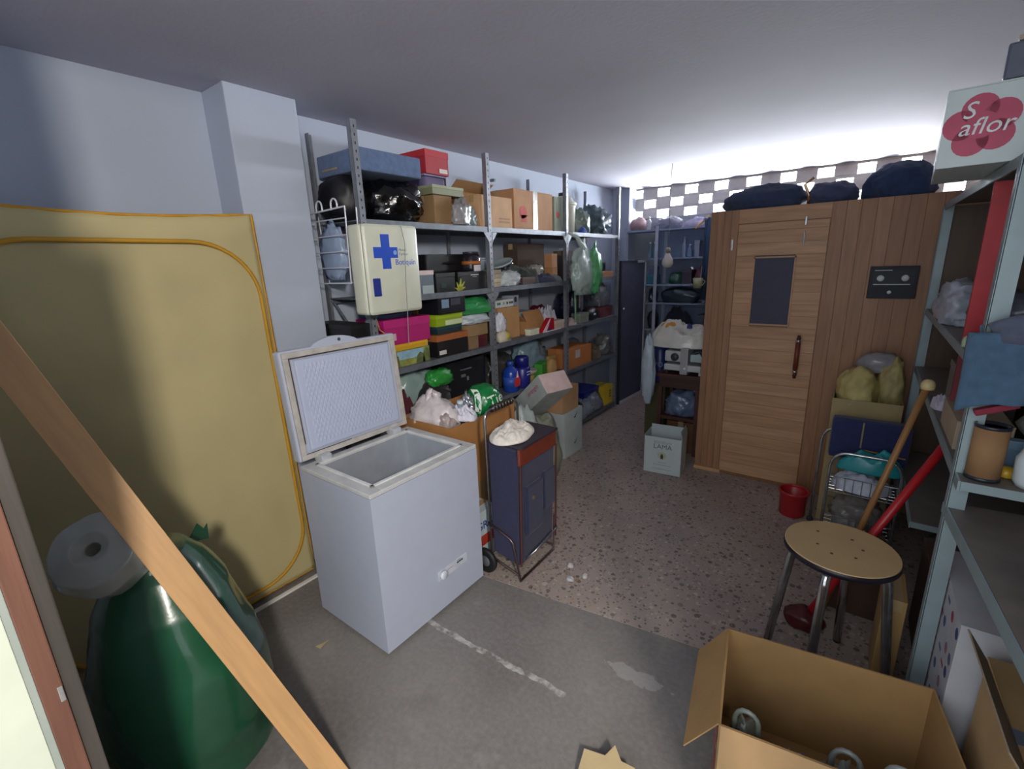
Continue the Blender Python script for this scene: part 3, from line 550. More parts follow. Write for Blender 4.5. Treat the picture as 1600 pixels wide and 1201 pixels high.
t = carton('carton', 'orange-brown carton with a white label at the third post, fourth shelf', 'box', -2.66, F + 0.02, 4.16, 4.66, z, 0.21, 'b0703c', tape=mat('b87a45', 0.5))
obj('sticker', box(0.13, 0.1315, -0.11, -0.01, 0.10, 0.185), mat('b9b4b0', 0.6), t)
t = thing('helmet', 'dusty grey-blue dome behind the orange-brown carton', 'helmet', (-2.72, 4.80, z), 0)
obj('shell', lathe([(0.10, 0), (0.105, 0.08), (0.10, 0.15), (0.065, 0.21), (0.01, 0.235)], 22), plas('566878'), t, True); obj('rim', lathe([(0.11, 0.0), (0.11, 0.015)], 22), plas('3a4650'), t)
cloth('brown_cloth', 'olive-brown cloth heaped at the far bay of the fourth shelf', 'cloth', (-2.50, 4.86, z), (0.2, 0.28, 0.18), '5a4a34', 78)
bag('clear_bag', 'dusty clear bag at the far post on the fourth shelf', 'bag', (-2.50, 5.15, z), (0.2, 0.2, 0.24), '70706e', 79, crease=0.25, t=0.2)
# ---- bottom shelf
z = ZT[0]
t = thing('blue_crate', 'dark blue plastic crate with yellow end at the far bay, bottom shelf', 'crate', (-2.60, 4.92, z + 0.0), 0)
obj('body', box(-0.2, 0.12, -0.28, 0.1, 0, 0.25, 0.008), plas('1a2270'), t); obj('rim', box(-0.205, 0.125, -0.285, 0.105, 0.235, 0.26, 0.006), plas('222c86'), t)
t = carton('carton', 'yellow carton with dark print at the far post, bottom shelf', 'box', -2.60, F + 0.01, 5.03, 5.26, z, 0.235, 'c2a420', tape=mat('8a7a20', 0.5))
for k in range(3): obj('print', box(0.0952, 0.0962, 0.02, 0.075, 0.08 + 0.035 * k, 0.10 + 0.035 * k), mat('6a5a18', 0.6), t)
bag('plastic_bag', 'white plastic bag spilling from the bottom shelf beside the white boxes', 'bag', (-2.47, 4.52, z), (0.22, 0.44, 0.20), '8f9aa8', 81, crease=0.25, neck=0.05)
bag('plastic_bag', 'grey plastic bag in front of the yellow carton on the bottom shelf', 'bag', (-2.47, 4.86, z), (0.16, 0.34, 0.19), '767c88', 82, crease=0.22)
cloth('baseball_hat', 'black cap on the white bag at the bottom shelf', 'cap', (-2.42, 4.36, z + 0.15), (0.12, 0.2, 0.07), '121216', 83)
# ================================================================== ON AND AROUND THE SHELVING
# first aid cabinet
fa = thing('first_aid_cabinet', 'cream first aid cabinet with a blue cross hung on the shelving', 'cabinet', (-2.295, 1.835, 1.54), 0)
CRM = mat('c9ccbc', 0.35, var=0.03)
obj('housing', box(-0.075, 0.04, -0.195, 0.195, 0, 0.50, 0.02), CRM, fa, True); 
obj('door', box(0.043, 0.075, -0.195, 0.195, 0.002, 0.498, 0.02), CRM, fa, True)
BLUE = mat('1746b8', 0.4, var=0.03)
obj('cross', prism([(-0.03, 0.17), (0.03, 0.17), (0.03, 0.23), (0.085, 0.23), (0.085, 0.29), (0.03, 0.29), (0.03, 0.36), (-0.03, 0.36), (-0.03, 0.29), (-0.085, 0.29), (-0.085, 0.23), (-0.03, 0.23)], 0.0015, 'x'), BLUE, fa, loc=(0.075, -0.055, 0.085))
obj('emblem', lathe([(0.013, 0), (0.013, 0.001)], 14, M=Matrix.Rotation(PI / 2, 4, 'Y')), mat('7fa4d8', 0.4), fa, loc=(0.0768, 0.01, 0.345))
text('Botiquín', 0.046, BLUE, fa, (0.0752, 0.085, 0.29), FX); text('Mutual', 0.02, mat('6b7490', 0.5), fa, (0.0752, 0.068, 0.36), FX); text('Cyclops', 0.02, mat('6b7490', 0.5), fa, (0.0752, 0.073, 0.337), FX)
obj('lock', box(0.075, 0.083, -0.165, -0.115, 0.105, 0.205, 0.004), mat('1c2e80', 0.4), fa)
obj('hanging_cord', tube([(0.0, 0.05, 0.50), (0.078, 0.07, 0.49), (0.081, 0.085, 0.40), (0.080, 0.07, 0.20), (0.081, 0.06, 0.0), (0.078, 0.05, -0.2)], 0.0025, 5), mat('8d8a84', 0.7), fa)
# white wire rack on the end of the shelving
wr = thing('wire_rack', 'white wire file rack hanging on the shelving end beside the cabinet', 'rack', (-2.58, 1.70, 1.72), 0)
WW = plas('c6c8d2', 0.4)
def wire(bm, pts, r=0.004): bm_tube(bm, pts, r, 6)
b = bmesh.new()
for yo, x0 in ((-0.045, -0.23), (0.03, -0.16)):
    wire(b, [(x0, yo, 0.0), (x0 - 0.03, yo, 0.40)]); wire(b, [(0.18, yo, 0.0), (0.20, yo, 0.42)]); wire(b, [(x0, yo, 0.0), (0.18, yo, 0.0)])
obj('frame', b, WW, wr)
for zz in (0.09, 0.18, 0.27, 0.36): obj('rail', tube([(-0.235 - 0.02 * zz, 0.03, zz), (-0.235 - 0.02 * zz, -0.045, zz), (0.19, -0.045, zz)], 0.0035, 6), WW, wr)
obj('rail', tube([(-0.26, -0.045, 0.40), (-0.10, -0.045, 0.41), (0.2, -0.045, 0.42)], 0.005, 6), WW, wr)
for xx in (-0.05, 0.10): obj('hook', tube([(xx - 0.03, -0.045, 0.41), (xx - 0.03, -0.045, 0.44)] + arc((xx, -0.045, 0.44), 0.03, PI, 0, 6) + [(xx + 0.03, -0.045, 0.415)], 0.005, 6), WW, wr)
bag('clear_bag', 'bluish clear bag of papers held inside the white wire rack', 'bag', (-2.60, 1.695, 1.735), (0.26, 0.055, 0.32), '8b9bb5', 91, crease=0.15, rough=0.15, flat=0.9)

# chest freezer
fz = thing('chest_freezer', 'white chest freezer with its lid standing open', 'freezer', (-1.89, 1.425, 0), 0)
WHT = mat('b1b8ca', 0.3, var=0.02); GASK = mat('b3afab', 0.7, var=0.15, scale=20); LIN = mat('a9afb9', 0.4, metal=0.3, var=0.06)
W, D, H = 0.56, 0.70, 0.85
b = bmesh.new(); wl = 0.065
for a in ((-W / 2, W / 2, -D / 2, -D / 2 + wl), (-W / 2, W / 2, D / 2 - wl, D / 2), (-W / 2, -W / 2 + wl, -D / 2 + wl, D / 2 - wl), (W / 2 - wl, W / 2, -D / 2 + wl, D / 2 - wl)): bm_box(b, *a, 0.03, H - 0.022)
bm_box(b, -W / 2, W / 2, -D / 2, D / 2, 0.02, 0.03)
obj('cabinet', b, WHT, fz)
b = bmesh.new()
for a in ((-W / 2, W / 2, -D / 2, -D / 2 + wl), (-W / 2, W / 2, D / 2 - wl, D / 2), (-W / 2, -W / 2 + wl, -D / 2 + wl, D / 2 - wl), (W / 2 - wl, W / 2, -D / 2 + wl, D / 2 - wl)): bm_box(b, *a, H - 0.021, H, 0.004)
obj('rim', b, mat('c4c5c6', 0.4, var=0.1), fz)
b = bmesh.new(); q = wl - 0.014
for a in ((-W / 2 + q, W / 2 - q, -D / 2 + q, -D / 2 + wl + 0.004), (-W / 2 + q, W / 2 - q, D / 2 - wl - 0.004, D / 2 - q), (-W / 2 + q, -W / 2 + wl + 0.004, -D / 2 + q, D / 2 - q), (W / 2 - wl - 0.004, W / 2 - q, -D / 2 + q, D / 2 - q)): bm_box(b, *a, H, H + 0.007, 0.002)
obj('seal_ledge', b, mat('d6d8d8', 0.4), fz)
b = bmesh.new(); i = wl + 0.001
for a in ((-W / 2 + i, W / 2 - i, -D / 2 + i, -D / 2 + i + .006), (-W / 2 + i, W / 2 - i, D / 2 - i - .006, D / 2 - i), (-W / 2 + i, -W / 2 + i + .006, -D / 2 + i, D / 2 - i), (W / 2 - i - .006, W / 2 - i, -D / 2 + i, D / 2 - i)): bm_box(b, *a, 0.08, H - 0.01)
bm_box(b, -W / 2 + i, W / 2 - i, -D / 2 + i, D / 2 - i, 0.07, 0.08)
obj('liner', b, LIN, fz)
lid = obj('lid', box(-0.06, 0, -D / 2, D / 2, 0.012, 0.575, 0.012), WHT, fz, False, (-0.275, 0, 0.855), (0, -0.09, 0))
b = bmesh.new(); 
for a in ((-D / 2 + .012, D / 2 - .012, .018, .046), (-D / 2 + .012, D / 2 - .012, .537, .565), (-D / 2 + .012, -D / 2 + .04, .046, .537), (D / 2 - .04, D / 2 - .012, .046, .537)): bm_box(b, 0.0, 0.012, *a, 0.003)
obj('gasket', b, GASK, lid)
b = bmesh.new()
for a in ((-D / 2 + .04, D / 2 - .06, .532, .537), (-D / 2 + .04, -D / 2 + .045, .10, .537), (-D / 2 + .04, -D / 2 + .30, .046, .05)): bm_box(b, 0.012, 0.0135, *a)
obj('worn_seam', b, mat('4a3f38', 0.8, var=0.4, scale=30), lid)
b = bmesh.new(); bm_box(b, 0.0, 0.016, -0.285, 0.285, 0.06, 0.523, 0.008)
pn = obj('inner_panel', b, mat('b4bed6', 0.35, var=0.02), lid)
ny, nz_ = 22, 17; b = bmesh.new()
for i in range(ny):
    for j in range(nz_):
        y = -0.245 + 0.49 * (i + (0.5 if j % 2 else 0)) / ny; zz = 0.10 + 0.385 * j / (nz_ - 1)
        vs = [b.verts.new(p) for p in ((0.0163, y - 0.0105, zz), (0.0163, y, zz - 0.0225), (0.0163, y + 0.0105, zz), (0.0163, y, zz + 0.0225), (0.0192, y, zz))]
        for k in range(4): b.faces.new((vs[k], vs[(k + 1) % 4], vs[4]))
o = obj('embossed_diamonds', b, mat('b4bed6', 0.35, var=0.02), lid); o['kind'] = 'stuff'
obj('lid_handle', prism([(-0.16, 0.568)] + [(-0.16 + 0.29 * k / 12, 0.57 + 0.042 * math.sin(PI * k / 12) ** 0.7) for k in range(13)] + [(0.13, 0.568)], 0.05, 'x'), WHT, lid, False, (-0.055, -0.02, 0))
obj('handle_lock', lathe([(0.009, 0), (0.009, 0.003)], 12, M=Matrix.Rotation(PI / 2, 4, 'Y')), mat('4a4c55', 0.4), lid, False, (-0.005, -0.01, 0.59))
for y in (-0.23, 0.23): obj('hinge', box(-0.30, -0.225, y - 0.028, y + 0.028, 0.845, 0.885, 0.006), mat('c9ced6', 0.3, metal=0.3), fz)
cp = obj('control_panel', box(0.0, 0.004, -0.11, 0.11, -0.028, 0.028, 0.0018), mat('c2c7d4', 0.35), fz, False, (W / 2, 0.11, 0.225), (0.0, 0, 0))
obj('thermostat_knob', lathe([(0.024, 0), (0.024, 0.014), (0.02, 0.018)], 20, M=Matrix.Rotation(PI / 2, 4, 'Y')), mat('ccd0da', 0.3), cp, True, (0.004, -0.08, 0.0))
for k in range(3): obj('indicator', box(0.004, 0.006, 0.028 + 0.016 * k, 0.040 + 0.016 * k, 0.004, 0.013), mat('3b3440', 0.4), cp)
obj('lettering', box(0.004, 0.0046, 0.03, 0.06, 0.018, 0.022), mat('7a7a88', 0.5), cp); obj('lettering', box(0.004, 0.0046, -0.045, -0.005, 0.004, 0.009), mat('b08f96', 0.5), cp)

# big carton of bags behind the freezer, on a second carton
bc = carton('carton', 'tan carton under the big open carton behind the freezer', 'box', -2.33, -1.925, 1.90, 2.49, 0, 0.41, '94774e')
bo = open_carton('open_carton', 'big open tan carton of bags behind the freezer', 'box', -2.36, -1.90, 1.875, 2.52, 0.416, 0.434, 'a87644')
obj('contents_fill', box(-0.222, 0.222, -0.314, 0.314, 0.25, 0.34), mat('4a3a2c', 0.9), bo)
bag('plastic_bag', 'white knotted plastic bag in the big open carton next to the freezer lid', 'bag', (-2.17, 2.005, 0.76), (0.36, 0.24, 0.22), 'd6cdd0', 101, crease=0.13, handles=True)
cloth('white_paper', 'crumpled white paper over the front rim of the big carton', 'paper', (-1.985, 2.09, 0.845), (0.2, 0.15, 0.075), 'd2d2e0', 102, fold=1.6, mtl=mat('d2d2e0', 0.6, var=0.05))
bag('clear_bag', 'translucent pinkish bag between the white bag and the paper', 'bag', (-2.04, 1.975, 0.78), (0.16, 0.13, 0.13), 'b9aaa9', 103, crease=0.25, t=0.25)
t = thing('plastic_bottle', 'clear grey plastic bottle poking out of the big carton', 'bottle', (-2.06, 2.16, 0.78), (0.35, 0.25, 0))
obj('body', lathe([(0.045, 0), (0.05, 0.02), (0.045, 0.08), (0.05, 0.11), (0.03, 0.17)], 16), mat('8a97a3', 0.12, coat=0.6, trans=0.25), t, True); obj('cap', lathe([(0.022, 0.17), (0.022, 0.19)], 12), plas('c9cfd6'), t, True)
bag('foil_wrap', 'shiny silver foil wrap beside the clear bottle in the big carton', 'foil', (-2.08, 2.235, 0.78), (0.10, 0.09, 0.17), 'c0c4ca', 104, crease=0.35, mtl=mat('b9bec6', 0.18, metal=0.8, var=0.3, bump=0.5, bscale=30))
gb = thing('green_printed_bag', 'green and white printed carrier bag in the big carton', 'bag', (-2.06, 2.375, 0.765), -0.35)
gme = lump(0.26, 0.25, 0.23, seed=105, rough=0.08, crease=0.05, sub=4, flat=0.7)
bvh = BVHTree.FromBMesh(gme)
obj('pouch', gme, film('14783e'), gb, True)
def wrap(s, size, m, parent, y, zc, tilt, name='lettering'):
    o = text(s, size, m, None, (0, 0, 0), (0, 0, 0), name); R3 = Matrix.Rotation(tilt, 3, 'X')
    for v in o.data.vertices:
        p = R3 @ Vector((0, v.co.x, v.co.y)); p += Vector((1, y, zc))
        h = bvh.ray_cast(p, Vector((-1, 0, 0)))
        v.co = (h[0] + Vector((0.003 + (0.002 if v.co.z > 0 else 0), 0, 0))) if h[0] else Vector((0.0, p.y, p.z))
    o.parent = parent; return o
wrap('Tie', 0.105, mat('e2e6e2', 0.4), gb, 0.035, 0.14, 0.2)
wrap('(', 0.11, mat('e2e6e2', 0.4), gb, 0.05, 0.065, 1.2)
bv = []
b = bmesh.new()
prev = None
for k in range(14):
    zz = 0.012 + 0.2 * k / 13; row = []
    for yy in (-0.098, -0.066):
        h = bvh.ray_cast(Vector((1, yy - 0.02 + 0.02 * k / 13, zz)), Vector((-1, 0, 0))); row.append(b.verts.new((h[0] if h[0] else Vector((0, yy, zz))) + Vector((0.003, 0, 0))))
    if prev: b.faces.new((prev[0], prev[1], row[1], row[0]))
    prev = row
obj('white_stripe', b, mat('dfe6e2', 0.4), gb, True)
t = thing('black_backpack', 'black backpack lying behind the big open carton', 'backpack', (-2.445, 2.27, 0.702), 0.05)
bpk = None
obj('body', lump(0.13, 0.34, 0.29, seed=106, rough=0.12, crease=0.06), fab('15141c'), t, True); obj('strap', tube([(0.03, -0.1, 0.235), (0.055, 0.02, 0.255), (0.05, 0.12, 0.2)], 0.014, 6), fab('0e0d12'), t, True)

# small printed carton between freezer and trolley
t = carton('carton', 'small white carton with blue and red print between freezer and trolley', 'box', -1.89, -1.725, 1.83, 2.05, 0, 0.33, 'b9c6cc')
obj('red_band', box(-0.0852, 0.0855, -0.1112, -0.1102, 0.10, 0.17), mat('b0382a', 0.5), t); text('GRA', 0.07, mat('2a4aa0', 0.5), t, (0.008, -0.111, 0.235), FY); text('IE', 0.055, mat('d2a53a', 0.5), t, (0.05, -0.1114, 0.135), FY)
obj('red_band', box(0.0852, 0.0862, -0.1112, 0.11, 0.10, 0.17), mat('b0382a', 0.5), t); text('GRA', 0.075, mat('2a4aa0', 0.5), t, (0.0855, 0.0, 0.235), FX)

# shopping trolley
tr = thing('shopping_trolley', 'navy shopping trolley with a chrome frame and red-brown top trim', 'trolley', (-1.50, 2.045, 0), 0.02)
NAVY = fab('1f2140')
b = prism([(-0.10, 0.14), (0.095, 0.10), (0.115, 0.74), (0.10, 0.83), (-0.11, 0.845)], 0.37, 'y')
bmesh.ops.bevel(b, geom=list(b.edges), offset=0.015, segments=2, affect='EDGES')
obj('bag', b, NAVY, tr, False, (0, -0.185, 0))
obj('front_trim', box(0.103, 0.122, -0.19, 0.19, 0.735, 0.835, 0.006), mat('6b2f22', 0.45), tr)
obj('top_flap', box(-0.115, 0.12, -0.19, 0.19, 0.838, 0.852, 0.005), mat('2c2430', 0.6), tr, False, (0, 0, 0), (0, 0.02, 0))
obj('pocket', box(0.112, 0.135, -0.15, 0.02, 0.30, 0.60, 0.01), fab('1c1f40'), tr); obj('pocket', box(0.110, 0.132, 0.035, 0.16, 0.38, 0.62, 0.01), fab('1c1f40'), tr)
obj('badge', lathe([(0.012, 0), (0.012, 0.004)], 10, M=Matrix.Rotation(PI / 2, 4, 'Y')), metal('b8aa78', 0.3, 0.8), tr, False, (0.136, -0.09, 0.52))
for yy in (-0.19, 0.19): obj('side_piping', tube([(0.11, yy, 0.12), (0.122, yy, 0.74)], 0.006, 6), mat('4a2420', 0.5), tr)
CHR = metal('a9a9ad', 0.2, 0.9)
hy = 0.16
obj('frame', tube([(-0.13, -hy, 0.08), (-0.135, -hy, 0.95)] + [(-0.135, -hy + 0.05 * (1 - math.cos(a)), 0.95 + 0.05 * math.sin(a)) for a in (0.5, 1.0, 1.57)] + [(-0.135, hy - 0.05 * (1 - math.cos(a)), 0.95 + 0.05 * math.sin(a)) for a in (1.57, 1.0, 0.5)] + [(-0.135, hy, 0.95), (-0.13, hy, 0.08)], 0.008, 8), CHR, tr, True)
gp = obj('grip', tube([(-0.135, -0.10, 1.0), (-0.135, 0.10, 1.0)], 0.014, 10), plas('1a1614'), tr, True)
for k in range(7): obj('grip_ring', tube([(-0.135, -0.092 + 0.029 * k, 1.0), (-0.135, -0.078 + 0.029 * k, 1.0)], 0.021, 10), plas('2b2622'), gp, True)
obj('stand', tube([(-0.12, -0.19, 0.33), (0.04, -0.2, 0.28), (0.06, -0.2, 0.26), (0.10, -0.19, 0.02), (0.10, 0.18, 0.02), (0.10, 0.195, 0.26)], 0.007, 8), metal('6a5a58', 0.35, 0.8), tr, True)
obj('front_loop', tube([(0.07, -0.13, 0.10), (0.15, -0.11, 0.19), (0.155, 0.13, 0.22), (0.12, 0.18, 0.2)], 0.006, 8), CHR, tr, True)
obj('base_rail', tube([(-0.13, -0.17, 0.09), (0.10, -0.19, 0.05)], 0.007, 6), metal('6a5a58', 0.35, 0.8), tr); obj('base_rail', tube([(-0.13, 0.17, 0.09), (0.10, 0.18, 0.05)], 0.007, 6), metal('6a5a58', 0.35, 0.8), tr)
obj('axle', tube([(-0.14, -0.2, 0.075), (-0.14, 0.2, 0.075)], 0.006, 6), CHR, tr)
for yy in (-0.205, 0.205):
    wh = obj('wheel', lathe([(0.058, -0.012), (0.075, -0.012), (0.077, 0), (0.075, 0.012), (0.058, 0.012)], 24, M=Matrix.Rotation(PI / 2, 4, 'X')), plas('18181a', 0.6), tr, True, (-0.14, yy, 0.077))
    obj('hub', lathe([(0.056, -0.006), (0.056, 0.006), (0.02, 0.016), (0.01, 0.018)], 20, M=Matrix.Rotation(PI / 2 if yy < 0 else -PI / 2, 4, 'X')), metal('8d9096', 0.35, 0.7), wh, True)
cloth('white_cloth', 'white crumpled cloth lying on top of the navy trolley', 'cloth', (-1.52, 1.985, 0.856), (0.23, 0.36, 0.06), 'd6d0c8', 111, rz=0.25, fold=1.3)

# stack beyond the trolley
t = carton('shoe_carton', 'white shoe carton with dark tick marks standing on the floor by the shelving', 'box', -2.34, -2.08, 3.52, 3.86, 0.0, 0.44, 'b6c0c0', tape=mat('b6c0c0', 0.5))
for zz in (0.10, 0.36): obj('tick_mark', prism([(-0.03, 0.005), (0.0, 0.0), (0.035, 0.05), (0.005, 0.022)], 0.0012, 'x'), mat('1a1c20', 0.5), t, False, (0.1302, 0.03, zz))
carton('carton', 'tan carton on the white shoe carton, under the tilted white box', 'box', -2.32, -2.09, 3.50, 3.80, 0.446, 0.23, 'b08a66')
t = thing('tilted_box', 'white box with red print tilted against the tan carton', 'box', (-2.15, 3.28, 0.69), (0, -0.70, -0.30))
obj('body', box(-0.30, 0.20, -0.13, 0.16, -0.08, 0.10, 0.003), mat('aeb6b6', 0.55), t); obj('end_panel', box(0.2002, 0.203, -0.128, 0.158, -0.078, 0.098), mat('d2b9b6', 0.5), t)
text('orangin', 0.06, mat('b0405a', 0.5), t, (0.05, -0.131, 0.035), FY)
bag('plastic_bag', 'white bag with green stripes between the carton and the trolley handle', 'bag', (-1.98, 2.76, 0.0), (0.22, 0.24, 0.74), 'a4b0b2', 121, crease=0.14, flat=0.9)
bag('stuffed_sack', 'khaki-grey woven sack bulging behind the navy trolley', 'sack', (-2.02, 3.02, 0.0), (0.32, 0.34, 0.60), '7f8474', 122, crease=0.10, flat=0.9)
bag('stuffed_sack', 'dark zebra-striped bag squeezed beside the khaki sack', 'bag', (-2.2, 2.86, 0.0), (0.2, 0.26, 0.70), '2b4038', 123, crease=0.12, flat=0.9)

# ================================================================== YELLOW PANEL, PLANK, GREEN SACK
YEL = mat('b6aa7e', 0.8, var=0.05, scale=3, bump=0.12, bscale=9); YPIP = mat('b98a22', 0.7, var=0.08)
yp = thing('folding_screen', 'large yellow fabric-covered folding panel leaning on the left wall', 'panel', (-2.545, 0.66, 0.012), (0, -0.035, 0))
b = bmesh.new(); ny, nz_ = 40, 60; Yw, Zh = 0.585, 2.08; g0 = []; g1 = []
for i in range(ny + 1):
    r0 = []; r1 = []
    for j in range(nz_ + 1):
        u = i / ny; v = j / nz_; y = -Yw + 2 * Yw * u; z = Zh * v
        e = min(min(u, 1 - u) * 2, min(v, 1 - v) * 3, 0.35) / 0.35
        x = 0.016 + 0.014 * e + 0.012 * noise.noise(Vector((y * 2.2, z * 1.6, 3))) * e + 0.004 * noise.noise(Vector((y * 9 + z * 3, z * 3, 1)))
        if z < 1.96 or True: z = z - 0.03 * math.sin(PI * u) * v
        r0.append(b.verts.new((x, y, z))); r1.append(b.verts.new((-0.012, y, z)))
    g0.append(r0); g1.append(r1)
for i in range(ny):
    for j in range(nz_):
        b.faces.new((g0[i][j], g0[i + 1][j], g0[i + 1][j + 1], g0[i][j + 1])); b.faces.new((g1[i][j], g1[i][j + 1], g1[i + 1][j + 1], g1[i + 1][j]))
    for j, fl in ((0, 0), (nz_, 1)):
        q = (g0[i][j], g1[i][j], g1[i + 1][j], g0[i + 1][j]); b.faces.new(q if not fl else q[::-1])
for j in range(nz_):
    for i, fl in ((0, 0), (ny, 1)):
        q = (g0[i][j], g0[i][j + 1], g1[i][j + 1], g1[i][j]); b.faces.new(q if not fl else q[::-1])
obj('cover', b, YEL, yp, True)
edge = [(0.012, -Yw, 0.004), (0.012, Yw, 0.004)] + [(0.012, Yw, Zh * k / 10) for k in range(1, 10)] + [(0.012, Yw - 2 * Yw * k / 16, Zh - 0.03 * math.sin(PI * k / 16)) for k in range(17)] + [(0.012, -Yw, Zh * k / 10) for k in range(9, 0, -1)]
obj('edge_piping', tube(edge, 0.007, 6, True), mat('c08a1a', 0.6), yp, True)
rr = 0.28; a_, c_ = Yw - 0.035, Zh - 0.14
lo = 0.06
ring = []
for cy, cz, a0 in ((a_ - rr, c_ - rr, 0), (-a_ + rr, c_ - rr, PI / 2), (-a_ + rr, lo + rr, PI), (a_ - rr, lo + rr, 1.5 * PI)):
    ring += [(0.036, cy + rr * math.cos(a0 + PI / 2 * k / 10), cz + rr * math.sin(a0 + PI / 2 * k / 10)) for k in range(11)]
obj('inner_hoop', tube(ring, 0.010, 6, True), YPIP, yp, True)

base = Vector((-1.297, 0.607, 0.006)); zax = Vector((-0.593, -0.447, 1.622)).normalized()
yax = Vector((-0.80, 0.20, -0.55)); yax = (yax - zax * yax.dot(zax)).normalized(); xax = yax.cross(zax)
o = obj('wooden_plank', box(-0.043, 0.043, -0.011, 0.011, 0.0, 2.24, 0.002), wood('c69a68', 'z', 0.12)); o.matrix_world = Matrix.Translation(base) @ Matrix((xax, yax, zax)).transposed().to_4x4()
tag(o, 'long pale wooden plank leaning diagonally in front of the yellow panel', 'plank')

gs = thing('green_sack', 'tall dark green plastic sack standing before the yellow panel', 'sack', (-1.84, 0.37, 0), 0)
GRN = mat('1d5138', 0.25, var=0.15, scale=5, bump=0.25, bscale=10, coat=0.4)
def sack_mesh(prof, seed, seg=48, sx=1.0, sy=1.0, n=40):
    b = bmesh.new(); rings = []
    for k in range(n + 1):
        t_ = k / n * (len(prof) - 1); i_ = min(int(t_), len(prof) - 2); f_ = t_ - i_
        f_ = f_ * f_ * (3 - 2 * f_)
        r_ = prof[i_][0] * (1 - f_) + prof[i_ + 1][0] * f_; z_ = prof[i_][1] * (1 - f_) + prof[i_ + 1][1] * f_
        ring_ = []
        for s_ in range(seg):
            a = 2 * PI * s_ / seg; d = Vector((math.cos(a), math.sin(a), z_ * 2.2))
            q_ = 1 + 0.10 * noise.noise(d * 1.4 + Vector((seed, 0, 0))) + 0.05 * abs(noise.noise(d * 3.5 + Vector((0, seed, 0)))) 
            ring_.append(b.verts.new((math.cos(a) * r_ * q_ * sx, math.sin(a) * r_ * q_ * sy, z_)))
        rings.append(ring_)
    for A, B in zip(rings, rings[1:]):
        for s_ in range(seg): b.faces.new((A[s_], A[(s_ + 1) % seg], B[(s_ + 1) % seg], B[s_]))
    b.faces.new(rings[0][::-1]); b.faces.new(rings[-1])
    return b
obj('pouch', sack_mesh([(0.21, 0), (0.265, 0.06), (0.28, 0.25), (0.265, 0.5), (0.215, 0.72), (0.15, 0.84), (0.10, 0.90)], 3, sx=1.0, sy=0.92), GRN, gs, True)
obj('torn_edge', prism([(-0.02, 0), (0.06, -0.03), (0.065, 0.035), (0.05, 0.02), (0.03, 0.055), (0.01, 0.03)], 0.004, 'x'), mat('174530', 0.3, coat=0.4), gs, False, (-0.15, 0.15, 0.80), (0, 0, 0.2))
b = sack_mesh([(0.055, 0), (0.10, 0.015), (0.125, 0.06), (0.13, 0.13), (0.11, 0.18), (0.05, 0.195), (0.02, 0.175), (0.016, 0.12)], 8, seg=32)
t = obj('plastic_roll', b, mat('b0b2ac', 0.25, var=0.08, coat=0.3, trans=0.3, bump=0.3, bscale=14), None, True, (-1.87, 0.30, 0.90), (0.5, 0.75, 0.0)); tag(t, 'translucent white plastic roll with a dark core on the green sack', 'roll')

# ================================================================== DARK PANEL, BACK SHELVES
dp = thing('locker_side', 'dark grey framed panel standing at the end of the long shelving', 'panel', (-2.385, 5.365, 0), -0.04)
obj('sheet', box(-0.012, 0.0, 0.03, 0.72, 0.03, 1.76), mat('44475a', 0.55, var=0.12), dp)
FRM = mat('b6b8c0', 0.5)
obj('stile', box(-0.018, 0.014, 0.0, 0.03, 0, 1.79), mat('2a2c36', 0.5), dp); obj('stile', box(-0.018, 0.014, 0.70, 0.735, 0, 1.79), FRM, dp); obj('rail', box(-0.018, 0.014, 0.45, 0.70, 1.76, 1.79), FRM, dp); obj('rail', box(-0.018, 0.014, 0.03, 0.45, 1.76, 1.79), mat('2a2c36', 0.5), dp); obj('rail', box(-0.018, 0.014, 0.03, 0.70, 0, 0.035), FRM, dp)
obj('knob', lathe([(0.012, 0), (0.016, 0.02), (0.008, 0.03)], 12, M=Matrix.Rotation(PI / 2, 4, 'Y')), metal('dcdce2', 0.2, 0.9), dp, True, (0.014, 0.05, 1.22))

bs = thing('metal_shelving', 'bluish grey shelving against the back wall beside the sauna cabin', 'shelving', (-1.72, 6.2, 0))
BSM = mat('8692ac', 0.5, metal=0.1)
for x in (-2.20, -1.16):
    for y in (6.03, 6.37): part_at('post', box(x - 0.02, x + 0.02, y - 0.003, y + 0.003, 0, 2.2), mat('a4acba', 0.5), bs)
for x in (-2.62,): 
    for y in (6.03,): part_at('post', box(x - 0.02, x + 0.02, y - 0.003, y + 0.003, 0, 2.2), mat('a4acba', 0.5), bs)
for zz in (0.10, 0.55, 0.90, 1.245, 1.48, 1.81, 2.16):
    part_at('shelf_board', box(-2.34 if zz < 2 else -2.64, -1.14, 6.04, 6.36, zz - 0.02, zz), BSM, bs)
part_at('back_sheet', box(-2.34, -1.14, 6.368, 6.376, 0.1, 2.14), mat('7786a4', 0.6, var=0.1), bs)
def small_bottle(x, z, r, h, c, c2, lab, k=0):
    t = thing('bottle', lab, 'bottle', (x, 6.12, z), 0)
    obj('body', lathe([(r * 0.95, 0), (r, 0.01), (r, h * 0.6), (r * 0.4, h * 0.75), (r * 0.35, h * 0.9)], 14), plas(c), t, True); obj('cap', lathe([(r * 0.45, h * 0.9), (r * 0.45, h)], 10), plas(c2), t, True)
small_bottle(-2.315, 1.81, 0.026, 0.20, '5c6f86', 'e8ecf6', 'slim bottle with a bright white cap, leftmost on the back shelves')
small_bottle(-2.255, 1.81, 0.024, 0.20, '4f7484', 'b9cfe0', 'slim teal bottle with a pale cap left of the back shelf post')
small_bottle(-1.88, 1.81, 0.028, 0.24, '7d8ba2', '8d9bb0', 'tall grey-blue bottle right of the hanging bulb')
